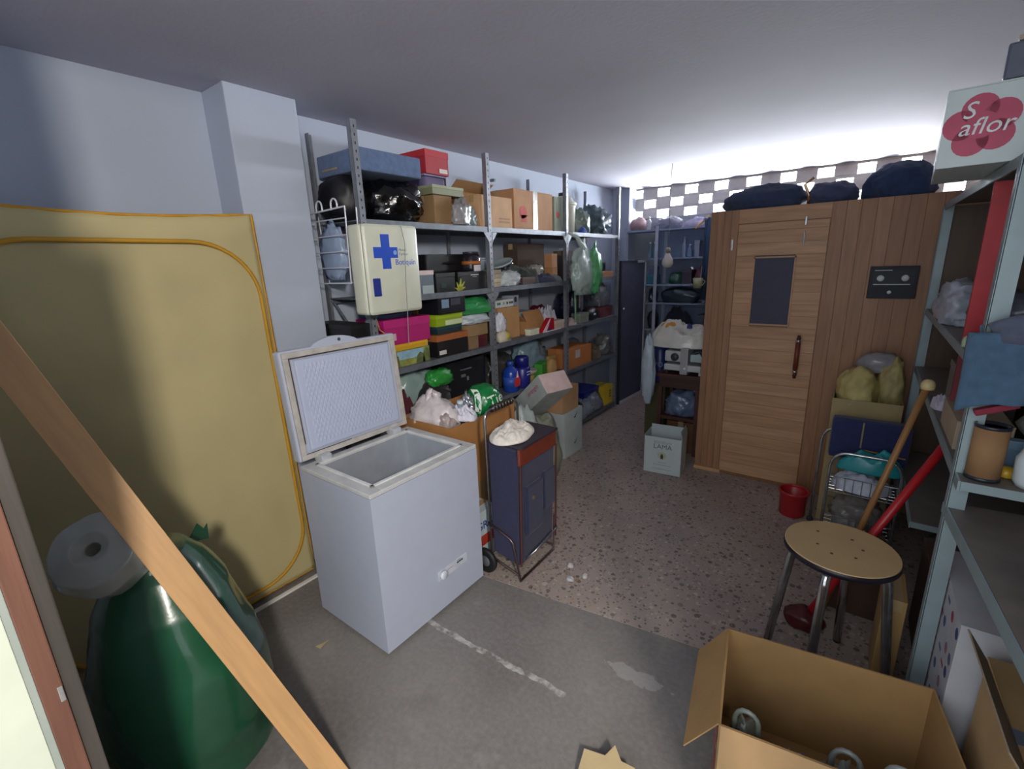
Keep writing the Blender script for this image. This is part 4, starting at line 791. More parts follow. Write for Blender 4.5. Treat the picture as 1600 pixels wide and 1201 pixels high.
small_bottle(-1.81, 1.81, 0.032, 0.15, '6880a0', 'd0dcec', 'short blue bottle with a pale blue cap right of the tall one')
small_bottle(-1.64, 1.81, 0.030, 0.25, '3b4258', '2b3044', 'dark wine-coloured bottle near the dark curtain on the back shelf')
t = lidbox('storage_box', 'pale grey upright box on the back shelf beside the dark bottle', 'box', -1.75, -1.685, 6.08, 6.3, 1.81, 0.19, '8691a6', '909bb0', 0.03)
lidbox('storage_box', 'teal box low on the back shelf left of the post', 'box', -2.335, -2.225, 6.08, 6.3, 1.48, 0.12, '2c6a80', '34768c', 0.03)
lidbox('storage_box', 'mauve small box on the teal box on the back shelf', 'box', -2.325, -2.25, 6.1, 6.3, 1.602, 0.10, '5c6486', '646c90', 0.03)
bag('stuffed_sack', 'dark green pouch in the middle of the back shelf', 'pouch', (-1.97, 6.15, 1.48), (0.18, 0.16, 0.15), '2c5040', 131, sub=3)
lidbox('dark_box', 'dark maroon box right of the green pouch on the back shelf', 'box', -1.88, -1.76, 6.08, 6.28, 1.48, 0.17, '3a3040', '443848', 0.03)
cloth('rag', 'rose-red rag heap at the right of the back shelf', 'cloth', (-1.67, 6.15, 1.48), (0.16, 0.16, 0.22), '7c4a58', 132)
tag(obj('glass_ball', lump(0.05, 0.05, 0.045, seed=2, rough=0.02, crease=0.01, sub=3), metal('e8eaf2', 0.15, 0.9), None, True, (-1.755, 6.07, 1.652)), 'small shiny ball on the dark maroon box on the back shelf', 'ball')
bag('stuffed_sack', 'large dark slate bag slumped across the lower back shelf', 'bag', (-1.90, 6.14, 1.245), (0.48, 0.18, 0.20), '2f3a48', 133, crease=0.08)
bag('stuffed_sack', 'black bag at the left of the lower back shelf', 'bag', (-2.275, 6.18, 1.245), (0.11, 0.2, 0.19), '1c2438', 134, crease=0.08, sub=3)
small_bottle(-1.60, 1.245, 0.03, 0.19, '8f9ab0', '9aa6bc', 'pale slim bottle on the lower back shelf near the cabin')
cloth('dark_cloth', 'dark heap of cloths on the back shelf behind the draped bag', 'cloth', (-1.94, 6.18, 0.90), (0.42, 0.26, 0.26), '262a3a', 135)
lidbox('storage_box', 'grey-blue box low beside the cabin on the back shelf', 'box', -1.66, -1.50, 6.08, 6.3, 0.90, 0.2, '586676', '627080', 0.03)
bag('stuffed_sack', 'dark bag at the left end low on the back shelf', 'bag', (-2.27, 6.2, 0.90), (0.12, 0.22, 0.25), '20222e', 136, sub=3)
# on top of the back shelves
t = thing('rolled_mat', 'pinkish cloth bundle on top at the corner pillar', 'bundle', (-2.50, 6.18, 2.16), 0)
obj('roll', lump(0.22, 0.26, 0.16, seed=141, rough=0.2, crease=0.12, sub=3), fab('a08488'), t, True); obj('tie', tube(arc((0, 0, 0.075), 0.1, 0, 2 * PI, 14, 'yz')[:-1], 0.006, 5, True), fab('6b5a60'), t)
bag('stuffed_sack', 'lavender grey bundle on top of the back shelves under the lattice', 'bundle', (-2.12, 6.2, 2.16), (0.34, 0.24, 0.15), '77788c', 142, crease=0.14)
cloth('dust_sheet', 'pale creased sheet folded on top of the back shelves', 'cloth', (-1.72, 6.18, 2.16), (0.46, 0.28, 0.10), '8a86a0', 143)
bottle('bottle', 'small white bottle on top of the back shelves by the lattice', (-2.33, 6.08, 2.16), 0.03, 0.16, 'd8dae2', 'e6e8ee')
tag(obj('wooden_stick', tube([(-1.58, 6.02, 2.27), (-1.715, 5.96, 2.13)], 0.012, 8), wood('c28a4a', 'x')), 'short orange wooden stick poking out above the dark curtain', 'stick')
cu_ = obj('dark_curtain', prism([(-1.60 + 0.012 * (k % 2), 0) for k in range(0)] + [(-1.66, 0.0), (-1.40, 0.0), (-1.40, 1.25), (-1.66, 1.25)], 0.03, 'z'), fab('27405e')) if False else None
b = bmesh.new(); prev = None
for k in range(17):
    x = -1.60 + 0.34 * k / 16; y = 5.93 + 0.025 * math.sin(k * 1.9)
    row = [b.verts.new((x, y + dy, zz)) for dy, zz in ((0, 1.30), (0, 2.24), (0.012, 2.24), (0.012, 1.30))]
    if prev:
        for i in range(4): b.faces.new((prev[i], prev[(i + 1) % 4], row[(i + 1) % 4], row[i]))
    else: b.faces.new(row)
    prev = row
b.faces.new(prev[::-1])
cu_ = thing('dark_curtain', 'dark blue cloth hanging from the back shelving beside the cabin', 'curtain', (0, 0, 0)); obj('cloth', b, fab('27405e'), cu_, True); obj('rod', tube([(-1.62, 5.945, 2.23), (-1.24, 5.945, 2.23)], 0.012, 8), BSM, cu_)
for k_, x_ in enumerate((-1.6, -1.25)): obj('bracket', box(x_ - 0.01, x_ + 0.01, 5.94, 6.03, 2.17, 2.235), BSM, cu_)
t = thing('hanging_cup', 'pale yellow-green plastic cup hung on the dark cloth edge', 'cup', (-1.63, 5.90, 1.44), 0)
obj('body', lathe([(0.045, 0), (0.06, 0.12)], 16), plas('a9ab88'), t, True); obj('handle', tube([(0.055, 0, 0.1), (0.085, 0, 0.08), (0.05, 0, 0.03)], 0.006, 6), plas('a9ab88'), t, True); obj('hook', tube([(0.03, 0.0, 0.12), (0.03, 0.015, 0.24), (0.03, 0.04, 0.26)], 0.004, 5), plas('8f9a98'), t)
# bulb on its cord
t = thing('light_bulb', 'unlit white light bulb hanging on a cord before the back shelves', 'bulb', (-1.70, 5.0, 1.70), 0)
obj('glass', lathe([(0.005, 0), (0.04, 0.01), (0.06, 0.045), (0.055, 0.085), (0.03, 0.13), (0.02, 0.155)], 20), mat('c9c4be', 0.2, var=0.02, coat=0.5), t, True)
obj('socket', lathe([(0.022, 0.15), (0.024, 0.19), (0.012, 0.21)], 14), mat('8a8478', 0.4), t, True); obj('cord', tube([(0, 0, 0.20), (0, 0, HC - 1.70)], 0.003, 5), mat('5a5f70', 0.6), t)

# ================================================================== SAUNA CABIN
sa = thing('sauna_cabin', 'wooden sauna cabin with a planked door and small dark window', 'cabin', (-0.38, 3.98, 0))
SX0, SX1 = -0.65, 1.10; SH = 2.13
WD = 'a0714a'
obj('shell', box(SX0 + 0.005, SX1 - 0.005, 0.006, 1.75, 0.0, SH - 0.01), wood('7e5838', 'z'), sa)
woods_v = [wood(c, 'z') for c in ('966c4d', '93694a', '9a7051', '956b4b')]; woods_h = [wood(c, 'x') for c in ('b08662', 'ab815d', 'b48b67', 'ae8460')]
def planks_v(x0, x1, n, z0, z1, y0=0.0):
    w_ = (x1 - x0) / n
    for k in range(n): obj('plank', box(x0 + w_ * k + 0.0006, x0 + w_ * (k + 1) - 0.0006, y0 + 0.001 * (k % 2), 0.012, z0, z1, 0.0015), woods_v[(k * 3 + 1) % 4], sa)
planks_v(SX0, -0.45, 4, 0.03, SH)
planks_v(0.13, SX1, 12, 0.0, SH)
obj('skirting', box(SX0 - 0.004, -0.44, -0.006, 0.02, 0, 0.03), wood('c0946a', 'x'), sa)
obj('lintel', box(-0.45, 0.13, 0.0, 0.022, 2.03, SH, 0.002), woods_h[1], sa)
dr2 = obj('door', box(-0.447, 0.127, -0.002, 0.005, 0.035, 2.025), wood('8a623e', 'x'), sa)
zz = 0.035; k = 0
while zz < 2.02:
    z1 = min(zz + 0.088, 2.024)
    segs = [(-0.445, 0.125)] if z1 <= 1.29 or zz >= 1.775 else [(-0.445, -0.315), (-0.055, 0.125)]
    for a, c in segs: obj('plank', box(a, c, -0.006, 0.004, zz + 0.0006, z1 - 0.0006, 0.0015), woods_h[(k * 7 + 2) % 4], dr2)
    zz = z1; k += 1
obj('window', box(-0.315, -0.055, -0.0045, 0.004, 1.275, 1.80), mat('33344a', 0.6, var=0.05), dr2)
b = bmesh.new()
for a in ((-0.322, -0.312, 1.285, 1.785), (-0.058, -0.048, 1.285, 1.785), (-0.322, -0.048, 1.28, 1.292), (-0.322, -0.048, 1.775, 1.787)): bm_box(b, a[0], a[1], -0.015, 0.0, a[2], a[3])
obj('window_bead', b, woods_h[0], dr2)
h_ = obj('door_handle', tube([(0.03, -0.055, 0.97), (0.03, -0.055, 1.17)], 0.016, 10), wood('6e2c22', 'z'), dr2, True)
for z_ in (0.93, 1.20): obj('handle_post', tube([(0.03, -0.012, z_), (0.03, -0.07, z_)], 0.013, 10), mat('4c2420', 0.4), dr2, True)
for z_ in (0.955, 1.182): obj('handle_ring', tube([(0.03, -0.055, z_ - 0.008), (0.03, -0.055, z_ + 0.008)], 0.0175, 10), metal('c9c9cc', 0.2, 0.9), dr2, True)
obj('handle_rod', tube([(0.03, -0.055, 0.905), (0.03, -0.055, 1.225)], 0.010, 10), mat('4c2420', 0.4), dr2, True)
obj('latch', box(-0.02, -0.010, -0.012, 0.0, 1.86, 1.95, 0.003), metal('8f9398', 0.4, 0.6), sa); obj('latch', box(-0.022, -0.008, -0.012, 0.0, 1.99, 2.05, 0.003), metal('8c9096', 0.3, 0.8), sa)
obj('hinge', box(-0.49, -0.478, -0.01, 0.0, 1.84, 1.92, 0.002), metal('b9bcc0', 0.3, 0.8), sa); obj('hinge', box(-0.46, -0.448, -0.014, 0.0, 1.25, 1.30, 0.002), metal('8c7c60', 0.3, 0.8), sa)
cpn = obj('control_panel', box(0.385, 0.635, -0.035, 0.0, 1.495, 1.70, 0.004), mat('1d2129', 0.65), sa)
obj('face_strip', box(0.405, 0.615, -0.0365, -0.035, 1.585, 1.675), mat('20252e', 0.6), cpn)
for x_ in (0.445, 0.57): obj('dial', lathe([(0.02, 0), (0.02, 0.014), (0.016, 0.018)], 18, M=Matrix.Rotation(PI / 2, 4, 'X')), mat('c6cac6', 0.3), cpn, True, (x_, -0.0365, 1.625))
for z_ in (1.582, 1.672): obj('white_line', box(0.41, 0.60 if z_ < 1.6 else 0.50, -0.0372, -0.0365, z_, z_ + 0.005), mat('aab2b6', 0.4), cpn)
obj('switch', lathe([(0.011, 0), (0.011, 0.008)], 14, M=Matrix.Rotation(PI / 2, 4, 'X')), mat('dfe3e3', 0.3), cpn, True, (0.5, -0.035, 1.535))
# things on the cabin roof
bag('tarpaulin', 'dark blue tarpaulin bundle on the sauna roof at the left', 'tarpaulin', (-0.73, 4.32, SH), (0.54, 0.44, 0.20), '35466a', 151, crease=0.12, mtl=fab('34425f'))
bag('tarpaulin', 'grey-blue blanket roll in the middle of the sauna roof', 'blanket', (-0.285, 4.30, SH), (0.31, 0.40, 0.16), '4a4f6b', 152, crease=0.1, mtl=fab('3f4866'))
bag('tarpaulin', 'navy sheet heaped on the sauna roof at its shelf end', 'tarpaulin', (0.10, 4.28, SH), (0.40, 0.42, 0.23), '2b3f66', 153, crease=0.1, mtl=fab('2c3f63'))
tag(obj('copper_hook', tube([(-0.40, 4.02, SH), (-0.40, 4.0, SH + 0.06), (-0.43, 4.0, SH + 0.13), (-0.38, 4.0, SH + 0.17)], 0.009, 6), metal('c8a078', 0.25, 0.9), None, True), 'small copper-coloured hook on the front edge of the sauna roof', 'hook')

# ================================================================== STAND, SEWING MACHINE, LAMA BOX
stn = thing('side_table', 'dark brown wooden stand with an open shelf left of the cabin', 'table', (-1.27, 4.38, 0), 0.0)
DK = wood('4a2a22', 'x')
obj('top', box(-0.20, 0.20, -0.2, 0.2, 0.74, 0.77, 0.004), DK, stn); obj('apron', box(-0.18, 0.18, -0.18, 0.18, 0.64, 0.74), wood('3c211c', 'x'), stn); obj('shelf', box(-0.18, 0.18, -0.18, 0.18, 0.33, 0.36), DK, stn)
for x_ in (-0.17, 0.17):
    for y_ in (-0.17, 0.17): obj('leg', box(x_ - 0.018, x_ + 0.018, y_ - 0.018, y_ + 0.018, 0, 0.64), DK, stn)
bag('plastic_bag', 'bluish plastic bag stuffed on the shelf of the dark stand', 'bag', (-1.27, 4.34, 0.36), (0.30, 0.28, 0.24), '5d6c86', 161, crease=0.2)
carton('carton', 'brown carton on the floor under the dark stand', 'box', -1.38, -1.12, 4.26, 4.52, 0.0, 0.30, '6b4a2e')
sm = thing('sewing_machine', 'white sewing machine on the dark stand under the draped bag', 'machine', (-1.26, 4.30, 0.77), 0.0)
SWH = plas('b9bcbc', 0.35)
obj('bed', box(-0.16, 0.17, -0.09, 0.09, 0.03, 0.09, 0.012), SWH, sm); obj('pillar', box(-0.015, 0.055, -0.1, 0.08, 0.0, 0.24, 0.012), plas('a2a2a6', 0.35), sm); obj('arm', box(-0.16, -0.01, -0.08, 0.08, 0.11, 0.21, 0.015), SWH, sm); obj('head', box(0.07, 0.19, -0.085, 0.085, 0.12, 0.19, 0.012), plas('a9bcc0', 0.25), sm)
obj('foot', box(0.15, 0.18, -0.08, -0.05, 0.0, 0.03), SWH, sm); obj('foot', box(0.15, 0.18, 0.05, 0.08, 0.0, 0.03), SWH, sm); obj('foot', box(-0.15, -0.12, -0.08, 0.08, 0.0, 0.03), plas('2c2a2e'), sm)
obj('wheel', lathe([(0.02, 0), (0.035, 0.008), (0.035, 0.02)], 18, M=Matrix.Rotation(PI / 2, 4, 'X')), plas('3a4048'), sm, True, (-0.06, -0.09, 0.16)); obj('button', lathe([(0.01, 0), (0.008, 0.006)], 12, M=Matrix.Rotation(PI / 2, 4, 'X')), plas('eef0f0'), sm, True, (0.03, -0.1, 0.06))
obj('cable', tube([(0.10, -0.06, 0.19), (0.16, -0.11, 0.22), (0.20, -0.11, 0.14), (0.20, -0.10, 0.02)], 0.006, 6), plas('1c2026'), sm, True)
dbg = thing('draped_bag', 'white plastic sheet with orange and blue print over the sewing machine', 'bag', (-1.35, 4.42, 1.0), 0)
obj('sheet', heap(0.62, 0.36, 0.24, seed=163, power=1.0), film('d2d0c8'), dbg, True); 
obj('hanging_side', lump(0.13, 0.10, 0.66, seed=164, rough=0.2, crease=0.12, sub=4, flat=0.9), film('b0bcc6'), dbg, True, (-0.245, -0.13, -0.58))
obj('orange_print', heap(0.16, 0.10, 0.05, seed=165), film('c8862c'), dbg, True, (-0.09, -0.06, 0.17)); obj('blue_print', heap(0.05, 0.05, 0.04, seed=166), film('3a3f86'), dbg, True, (0.09, -0.03, 0.17))
t = thing('blue_can', 'dark blue canister with white print left of the sewing machine', 'canister', (-1.60, 4.62, 0), 0)
obj('stand_box', box(-0.1, 0.1, -0.1, 0.1, 0, 0.58, 0.004), mat('4a4a2c', 0.7), t); obj('body', lathe([(0.085, 0.58), (0.09, 0.60), (0.09, 0.92), (0.07, 0.95)], 20), plas('1f2c66'), t, True)
text('WO', 0.07, mat('8d9ac4', 0.5), t, (0.0, -0.0915, 0.77), FY)

lm = thing('wine_carton', 'open white wine carton printed LAMA on the terrazzo floor', 'box', (-1.235, 3.80, 0), 0.10)
LW = mat('b9c3c2', 0.6, var=0.03); t_ = 0.004
b = bmesh.new()
for a in ((-0.155, 0.155, -0.10, -0.10 + t_, 0.33), (-0.155, -0.155 + t_, -0.10, 0.12, 0.34), (0.155 - t_, 0.155, -0.10, 0.12, 0.34), (-0.155, 0.155, 0.12 - t_, 0.12, 0.34)): bm_box(b, a[0], a[1], a[2], a[3], 0.0, a[4])
bm_box(b, -0.155, 0.155, -0.1, 0.12, 0, t_)
obj('body', b, LW, lm); obj('flap', box(-0.15, 0.15, -0.002, 0.002, 0, 0.03), LW, lm, False, (0, 0.12, 0.34), (0.1, 0, 0)); obj('flap', box(-0.002, 0.002, -0.1, 0.1, 0, 0.06), mat('9aa6ac', 0.6), lm, False, (0.154, 0.01, 0.34), (0, -0.25, 0))
LT = mat('59635f', 0.6); text('BODEGAS', 0.033, mat('8b9592', 0.6), lm, (0.0, -0.1004, 0.285), FY); text('LAMA', 0.06, LT, lm, (0.0, -0.1004, 0.245), FY)
obj('emblem', lathe([(0.036, 0), (0.036, 0.001)], 24, M=Matrix.Rotation(PI / 2, 4, 'X')), mat('b3b08f', 0.6), lm, False, (-0.003, -0.1, 0.165)); obj('emblem_figure', prism([(-0.01, -0.022), (0.01, -0.022), (0.013, 0.0), (0.006, 0.018), (0.0, 0.026), (-0.007, 0.016), (-0.012, 0.0)], 0.001, 'y'), mat('353d48', 0.6), lm, False, (-0.003, -0.1022, 0.16))
for z_, w_ in ((0.10, 0.07), (0.078, 0.15), (0.04, 0.17)): obj('small_print', box(-w_ / 2, w_ / 2, -0.1008, -0.1, z_, z_ + 0.006), mat('98a3a1', 0.6), lm)

# ================================================================== WIRE TROLLEY AND WHAT IT HOLDS
wt = thing('wire_trolley', 'chrome wire trolley with two arched ends before the cabin', 'trolley', (0.12, 3.36, 0), 0)
CH2 = metal('b5b8bb', 0.25, 0.85)
for y_, xa, xb, zt in ((-0.13, -0.17, 0.175, 0.64), (0.16, -0.24, 0.175, 0.70)):
    pts = [(xa, y_, 0.02), (xa + 0.005, y_, zt - 0.09)] + [(xa + 0.085 - 0.08 * math.cos(a), y_, zt - 0.09 + 0.09 * math.sin(a)) for a in (0.4, 0.8, 1.2, 1.57)] + [(xb - 0.085 + 0.08 * math.cos(a), y_, zt - 0.09 + 0.09 * math.sin(a)) for a in (1.57, 1.2, 0.8, 0.4)] + [(xb, y_, zt - 0.09), (xb, y_, 0.02)]
    obj('arch', tube(pts, 0.009, 8), CH2, wt, True)
for zb, hb in ((0.38, 0.10), (0.10, 0.12)):
    b = bmesh.new(); x0, x1, y0, y1 = -0.165, 0.17, -0.125, 0.155
    for h2 in (0, hb): bm_tube(b, [(x0, y0, zb + h2), (x1, y0, zb + h2), (x1, y1, zb + h2), (x0, y1, zb + h2)], 0.004, 6, True)
    for k in range(9):
        x = x0 + (x1 - x0) * k / 8; bm_tube(b, [(x, y0, zb + hb), (x, y0, zb), (x, y1, zb), (x, y1, zb + hb)], 0.0025, 5)
    for k in range(1, 6):
        y = y0 + (y1 - y0) * k / 6; bm_tube(b, [(x0, y, zb + hb), (x0, y, zb), (x1, y, zb), (x1, y, zb + hb)], 0.0025, 5)
    obj('basket', b, CH2, wt)
for x_ in (-0.17, 0.175):
    for y_ in (-0.13, 0.16): obj('caster', lathe([(0.006, -0.008), (0.02, -0.008), (0.02, 0.008), (0.006, 0.008)], 14, M=Matrix.Translation((x_ - (0.07 if (x_ < 0 and y_ > 0) else 0), y_, 0.02)) @ Matrix.Rotation(PI / 2, 4, 'X')), plas('2a2a2c'), wt, True)
cloth('white_cloth', 'white cloth hanging over the upper basket of the wire trolley', 'cloth', (0.12, 3.36, 0.388), (0.30, 0.24, 0.13), 'c2c8d8', 171)
bag('clear_bag', 'clear bag with odds and ends in the lower basket of the wire trolley', 'bag', (0.12, 3.37, 0.106), (0.26, 0.21, 0.22), '8d8782', 172, crease=0.25, t=0.2, sub=4)
nb = thing('navy_bag', 'navy blue fabric bag with a gold zip over the wire trolley', 'bag', (0.12, 3.435, 0.545), 0)
obj('body', box(-0.19, 0.20, -0.05, 0.05, 0, 0.26, 0.025), fab('262b55'), nb); obj('zip', box(-0.02, 0.18, -0.054, -0.05, 0.075, 0.082), mat('a08050', 0.4), nb, False, (0, 0, 0), (0, 0.08, 0)); obj('seam', box(-0.035, -0.027, -0.053, -0.05, 0.09, 0.25), mat('8a7a52', 0.5), nb)
cloth('teal_gloves', 'teal rubber gloves lying on the navy bag front', 'gloves', (0.145, 3.29, 0.53), (0.32, 0.12, 0.13), '1f8f92', 174, mtl=plas('1f8a90'))
cr = open_carton('open_carton', 'tall tan carton behind the wire trolley against the cabin', 'box', -0.09, 0.27, 3.58, 3.90, 0.0, 0.88, '9c8a62')
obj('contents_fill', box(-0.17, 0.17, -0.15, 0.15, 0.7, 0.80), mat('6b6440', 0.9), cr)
bag('yellow_bag', 'mustard yellow cloth bag on top of the tall tan carton', 'bag', (0.035, 3.72, 0.802), (0.23, 0.26, 0.27), 'a8983c', 175, crease=0.12, mtl=mat('b3a368', 0.6, var=0.2))
bag('yellow_bag', 'khaki yellow bag with a dark strap behind the mustard bag', 'bag', (0.20, 3.78, 0.82), (0.15, 0.2, 0.30), '8f8440', 176, crease=0.12, mtl=mat('a39562', 0.6, var=0.2))
bag('clear_bag', 'greyish bag topping the yellow bags by the cabin', 'bag', (0.13, 3.82, 1.03), (0.24, 0.16, 0.13), '8d8c90', 177, crease=0.2, sub=3)
t = thing('red_basin', 'red plastic basin on the floor beside the wire trolley', 'basin', (-0.235, 3.56, 0), 0)
obj('bowl', lathe([(0.07, 0), (0.08, 0.01), (0.085, 0.17), (0.092, 0.18), (0.08, 0.17), (0.075, 0.02)], 24), plas('a01c24'), t, True); obj('rim', tube(arc((0, 0, 0.18), 0.09, 0, 2 * PI, 24, 'xy')[:-1], 0.008, 6, True), plas('b02028'), t, True)
tag(obj('paper_scrap', heap(0.07, 0.05, 0.025, seed=178, n=8), mat('c9b4ae', 0.8), None, False, (-0.10, 3.18, 0.002)), 'small pale crumb of paper on the floor by the wire trolley', 'scrap')

# poles
def pole(name, label, p, q, r, m, parts=()):
    p, q = Vector(p), Vector(q); t = thing(name, label, 'pole', p, 0); obj('shaft', tube([(0, 0, 0), q - p], r, 10), m, t, True); return t, q - p
t, d = pole('broom_pole', 'brown wooden broom pole with a pale knob leaning on the right shelving', (0.02, 2.58, 0.0), (0.262, 2.60, 1.235), 0.014, wood('8a6238', 'z'))
obj('knob', lump(0.05, 0.05, 0.045, seed=1, rough=0.03, crease=0.01, sub=3), plas('c2b07c'), t, True, d - Vector((0, 0, 0.02)))
t, d = pole('red_pole', 'red pole leaning diagonally behind the stool', (-0.05, 2.40, 0.03), (0.352, 2.56, 1.0), 0.018, plas('a81c22', 0.4))
obj('foot', lump(0.16, 0.12, 0.10, seed=6, rough=0.3, crease=0.1, sub=3), plas('4c1418'), t, True, (0.0, 0.0, -0.03))

# ================================================================== STOOL
so = thing('round_stool', 'round stool with a beige laminate seat and bent chrome legs', 'stool', (0.045, 2.15, 0), math.radians(-12))
obj('seat', lathe([(0.197, 0.592), (0.200, 0.596), (0.200, 0.617), (0.198, 0.62)], 64), mat('bfa376', 0.45, var=0.04, scale=8), so)
obj('edge_band', lathe([(0.2005, 0.592), (0.2025, 0.594), (0.2025, 0.614), (0.2005, 0.616)], 64), plas('1c1722', 0.35), so, True)
for k, (px_, py_) in enumerate(((-0.10, 0.06), (-0.07, -0.045), (0.02, 0.085), (0.07, 0.03), (0.065, -0.05), (-0.01, -0.08))): obj('screw_hole', lathe([(0.006, 0.6202), (0.006, 0.6212)], 10), mat('5a4632', 0.6), so, False, (px_, py_, 0))
for k in range(4):
    a = PI / 2 * k; u = Vector((math.cos(a), math.sin(a), 0))
    pts = [u * 0.04 + Vector((0, 0, 0.58)), u * 0.11 + Vector((0, 0, 0.58))] + [u * (0.11 + 0.06 * math.sin(b_)) + Vector((0, 0, 0.58 - 0.06 * (1 - math.cos(b_)))) for b_ in (0.4, 0.8, 1.2, 1.5)] + [u * 0.225 + Vector((0, 0, 0.015))]
    lg = obj('leg', tube(pts, 0.0175, 12), metal('c2c4c6', 0.14, 0.95), so, True)
    obj('foot', tube([u * 0.2235 + Vector((0, 0, 0.03)), u * 0.2265 + Vector((0, 0, 0.0))], 0.017, 12), plas('17171a'), lg, True)
obj('under_plate', lathe([(0.12, 0.582), (0.12, 0.592)], 24), mat('2a2628', 0.5), so)

# ================================================================== RIGHT SHELVING
rs = thing('metal_shelving', 'pale grey metal shelving of two bays along the right wall', 'shelving', (0.55, 2.4, 0))
RG = mat('8fa0a4', 0.45, metal=0.2, var=0.06); RGB = mat('756d68', 0.5, metal=0.1, var=0.12)
for y in (2.04, 3.90, 0.50):
    for x, s in ((0.31, 1), (0.79, -1)):
        b = box(x - 0.002, x + 0.002, y - 0.022, y + 0.022, 0, 2.05); bm_box(b, min(x, x + s * 0.045), max(x, x + s * 0.045), y - 0.022, y - 0.018, 0, 2.05)
        part_at('post', b, RG, rs)
for zz, a, c in ((2.055, 2.04, 3.92), (1.44, 2.06, 3.88), (1.075, 1.94, 3.88), (0.50, 2.80, 3.88), (2.055, 0.5, 2.02)):
    part_at('shelf_board', box(0.319, 0.79, a, c, zz - 0.006, zz), RGB, rs)
    b = box(0.312, 0.318, a, c, zz - 0.035, zz); bm_box(b, 0.319, 0.79, a - 0.004, a, zz - 0.03, zz)
    part_at('shelf_lip', b, RG, rs)
# the near board sits askew, turned towards the wall at its near end
b = box(0.007, 0.40, -1.45, 0.0, 0.939, 0.945); nb_ = obj('shelf_board', b, RGB, rs, False, (0.305 - 0.55, 2.06 - 2.4, 0), (0, 0, 0.077))
b = box(0.0, 0.006, -1.45, 0.0, 0.907, 0.945); obj('shelf_lip', b, RG, nb_)
part_at('red_upright', box(0.318, 0.392, 2.44, 2.46, 1.445, 2.02), mat('b02630', 0.5), rs)
part_at('red_upright', box(0.318, 0.392, 2.44, 2.46, 1.215, 1.40), mat('6b1a24', 0.6), rs)
part_at('back_board', box(0.795, 0.80, 0.5, 3.92, 0.1, 2.04), wood('4f3a32', 'z'), rs)
part_at('end_board', box(0.32, 0.79, 3.905, 3.915, 0.1, 2.04), wood('56402f', 'z'), rs)
# flower carton on top
ft = thing('flower_carton', 'white carton printed with a red flower on top of the right shelving', 'box', (0.395, 2.40, 2.06), -0.05)
FW = mat('c4d0d0', 0.55, var=0.03)
obj('body', box(-0.25, 0.30, -0.16, 0.34, 0.0, 0.235, 0.003), FW, ft)
for s in (0, 1): obj('flap', box(-0.25, 0.30, -0.16 if s else 0.093, 0.087 if s else 0.34, 0.235, 0.239), FW, ft)
FR = mat('b23a5c', 0.5); fl = obj('flower_print', box(-0.16, -0.155, -0.1612, -0.16, 0.1, 0.105), FR, ft)
for k in range(5):
    a = PI / 2 + 2 * PI * k / 5 + 0.2
    obj('petal_print', lathe([(0.045, 0), (0.045, 0.0012)], 20, M=Matrix.Rotation(PI / 2, 4, 'X')), FR, fl, False, (-0.155 + 0.05 * math.cos(a), -0.16, 0.12 + 0.05 * math.sin(a)))
obj('petal_print', lathe([(0.04, 0), (0.04, 0.0014)], 20, M=Matrix.Rotation(PI / 2, 4, 'X')), FR, fl, False, (-0.155, -0.16, 0.12))
text('aflor', 0.07, mat('d6dcdc', 0.5), ft, (-0.145, -0.1622, 0.115), FY, shear=0.2); text('S', 0.07, mat('d6dcdc', 0.5), ft, (-0.19, -0.1622, 0.165), FY, shear=0.2); text('F', 0.08, mat('a8607a', 0.5), ft, (0.045, -0.1612, 0.11), FY, shear=0.2)
obj('blue_corner', box(0.04, 0.30, -0.1615, -0.16, 0.17, 0.235), mat('4a6f96', 0.5), ft)
t = thing('grey_case', 'dark grey flat case with a beige rim on the flower carton', 'case', (0.52, 2.36, 2.30), -0.16)
obj('body', box(-0.24, 0.25, -0.16, 0.26, 0.0, 0.10, 0.008), mat('4d5468', 0.5), t); obj('rim', box(-0.22, 0.255, -0.165, 0.265, 0.10, 0.114, 0.003), mat('9c8e80', 0.5), t)
# things on the right shelving boards
r = bag('plastic_bag', 'white carrier bag on the upper board of the right shelving', 'bag', (0.385, 3.20, 1.44), (0.18, 0.56, 0.20), 'b4bcca', 181, crease=0.16)
bag('stuffed_sack', 'dark grey bag behind the white carrier bag on the right shelving', 'bag', (0.45, 2.70, 1.44), (0.20, 0.30, 0.20), '565a68', 182, crease=0.12)
tag(obj('pale_soap', lump(0.09, 0.07, 0.05, seed=183, rough=0.1, crease=0.05, sub=3), plas('b5c9a6'), None, True, (0.35, 2.36, 1.442)), 'small pale green lump at the red upright on the right shelving', 'soap')
t = carton('carton', 'beige carton by the poles on the middle board of the right shelving', 'box', 0.325, 0.475, 2.25, 2.62, 1.077, 0.11, 'a89680')
lidbox('storage_box', 'grey box stacked behind the beige carton on the right shelving', 'box', 0.36, 0.56, 2.70, 2.95, 1.077, 0.22, '6e6a66', '787470', 0.03)
lidbox('storage_box', 'upright olive-grey box at the back of the right shelving', 'box', 0.44, 0.60, 3.0, 3.2, 1.077, 0.345, '6c6a58', '74725f', 0.03)
cloth('white_cloth', 'small white rag hanging at the shelf edge by the wooden pole', 'cloth', (0.34, 2.86, 1.077), (0.06, 0.14, 0.06), 'c6c2d2', 184)
t = thing('cardboard_tube', 'brown cardboard tube with a dark rim on the right shelving', 'tube', (0.372, 2.0, 1.077), 0)
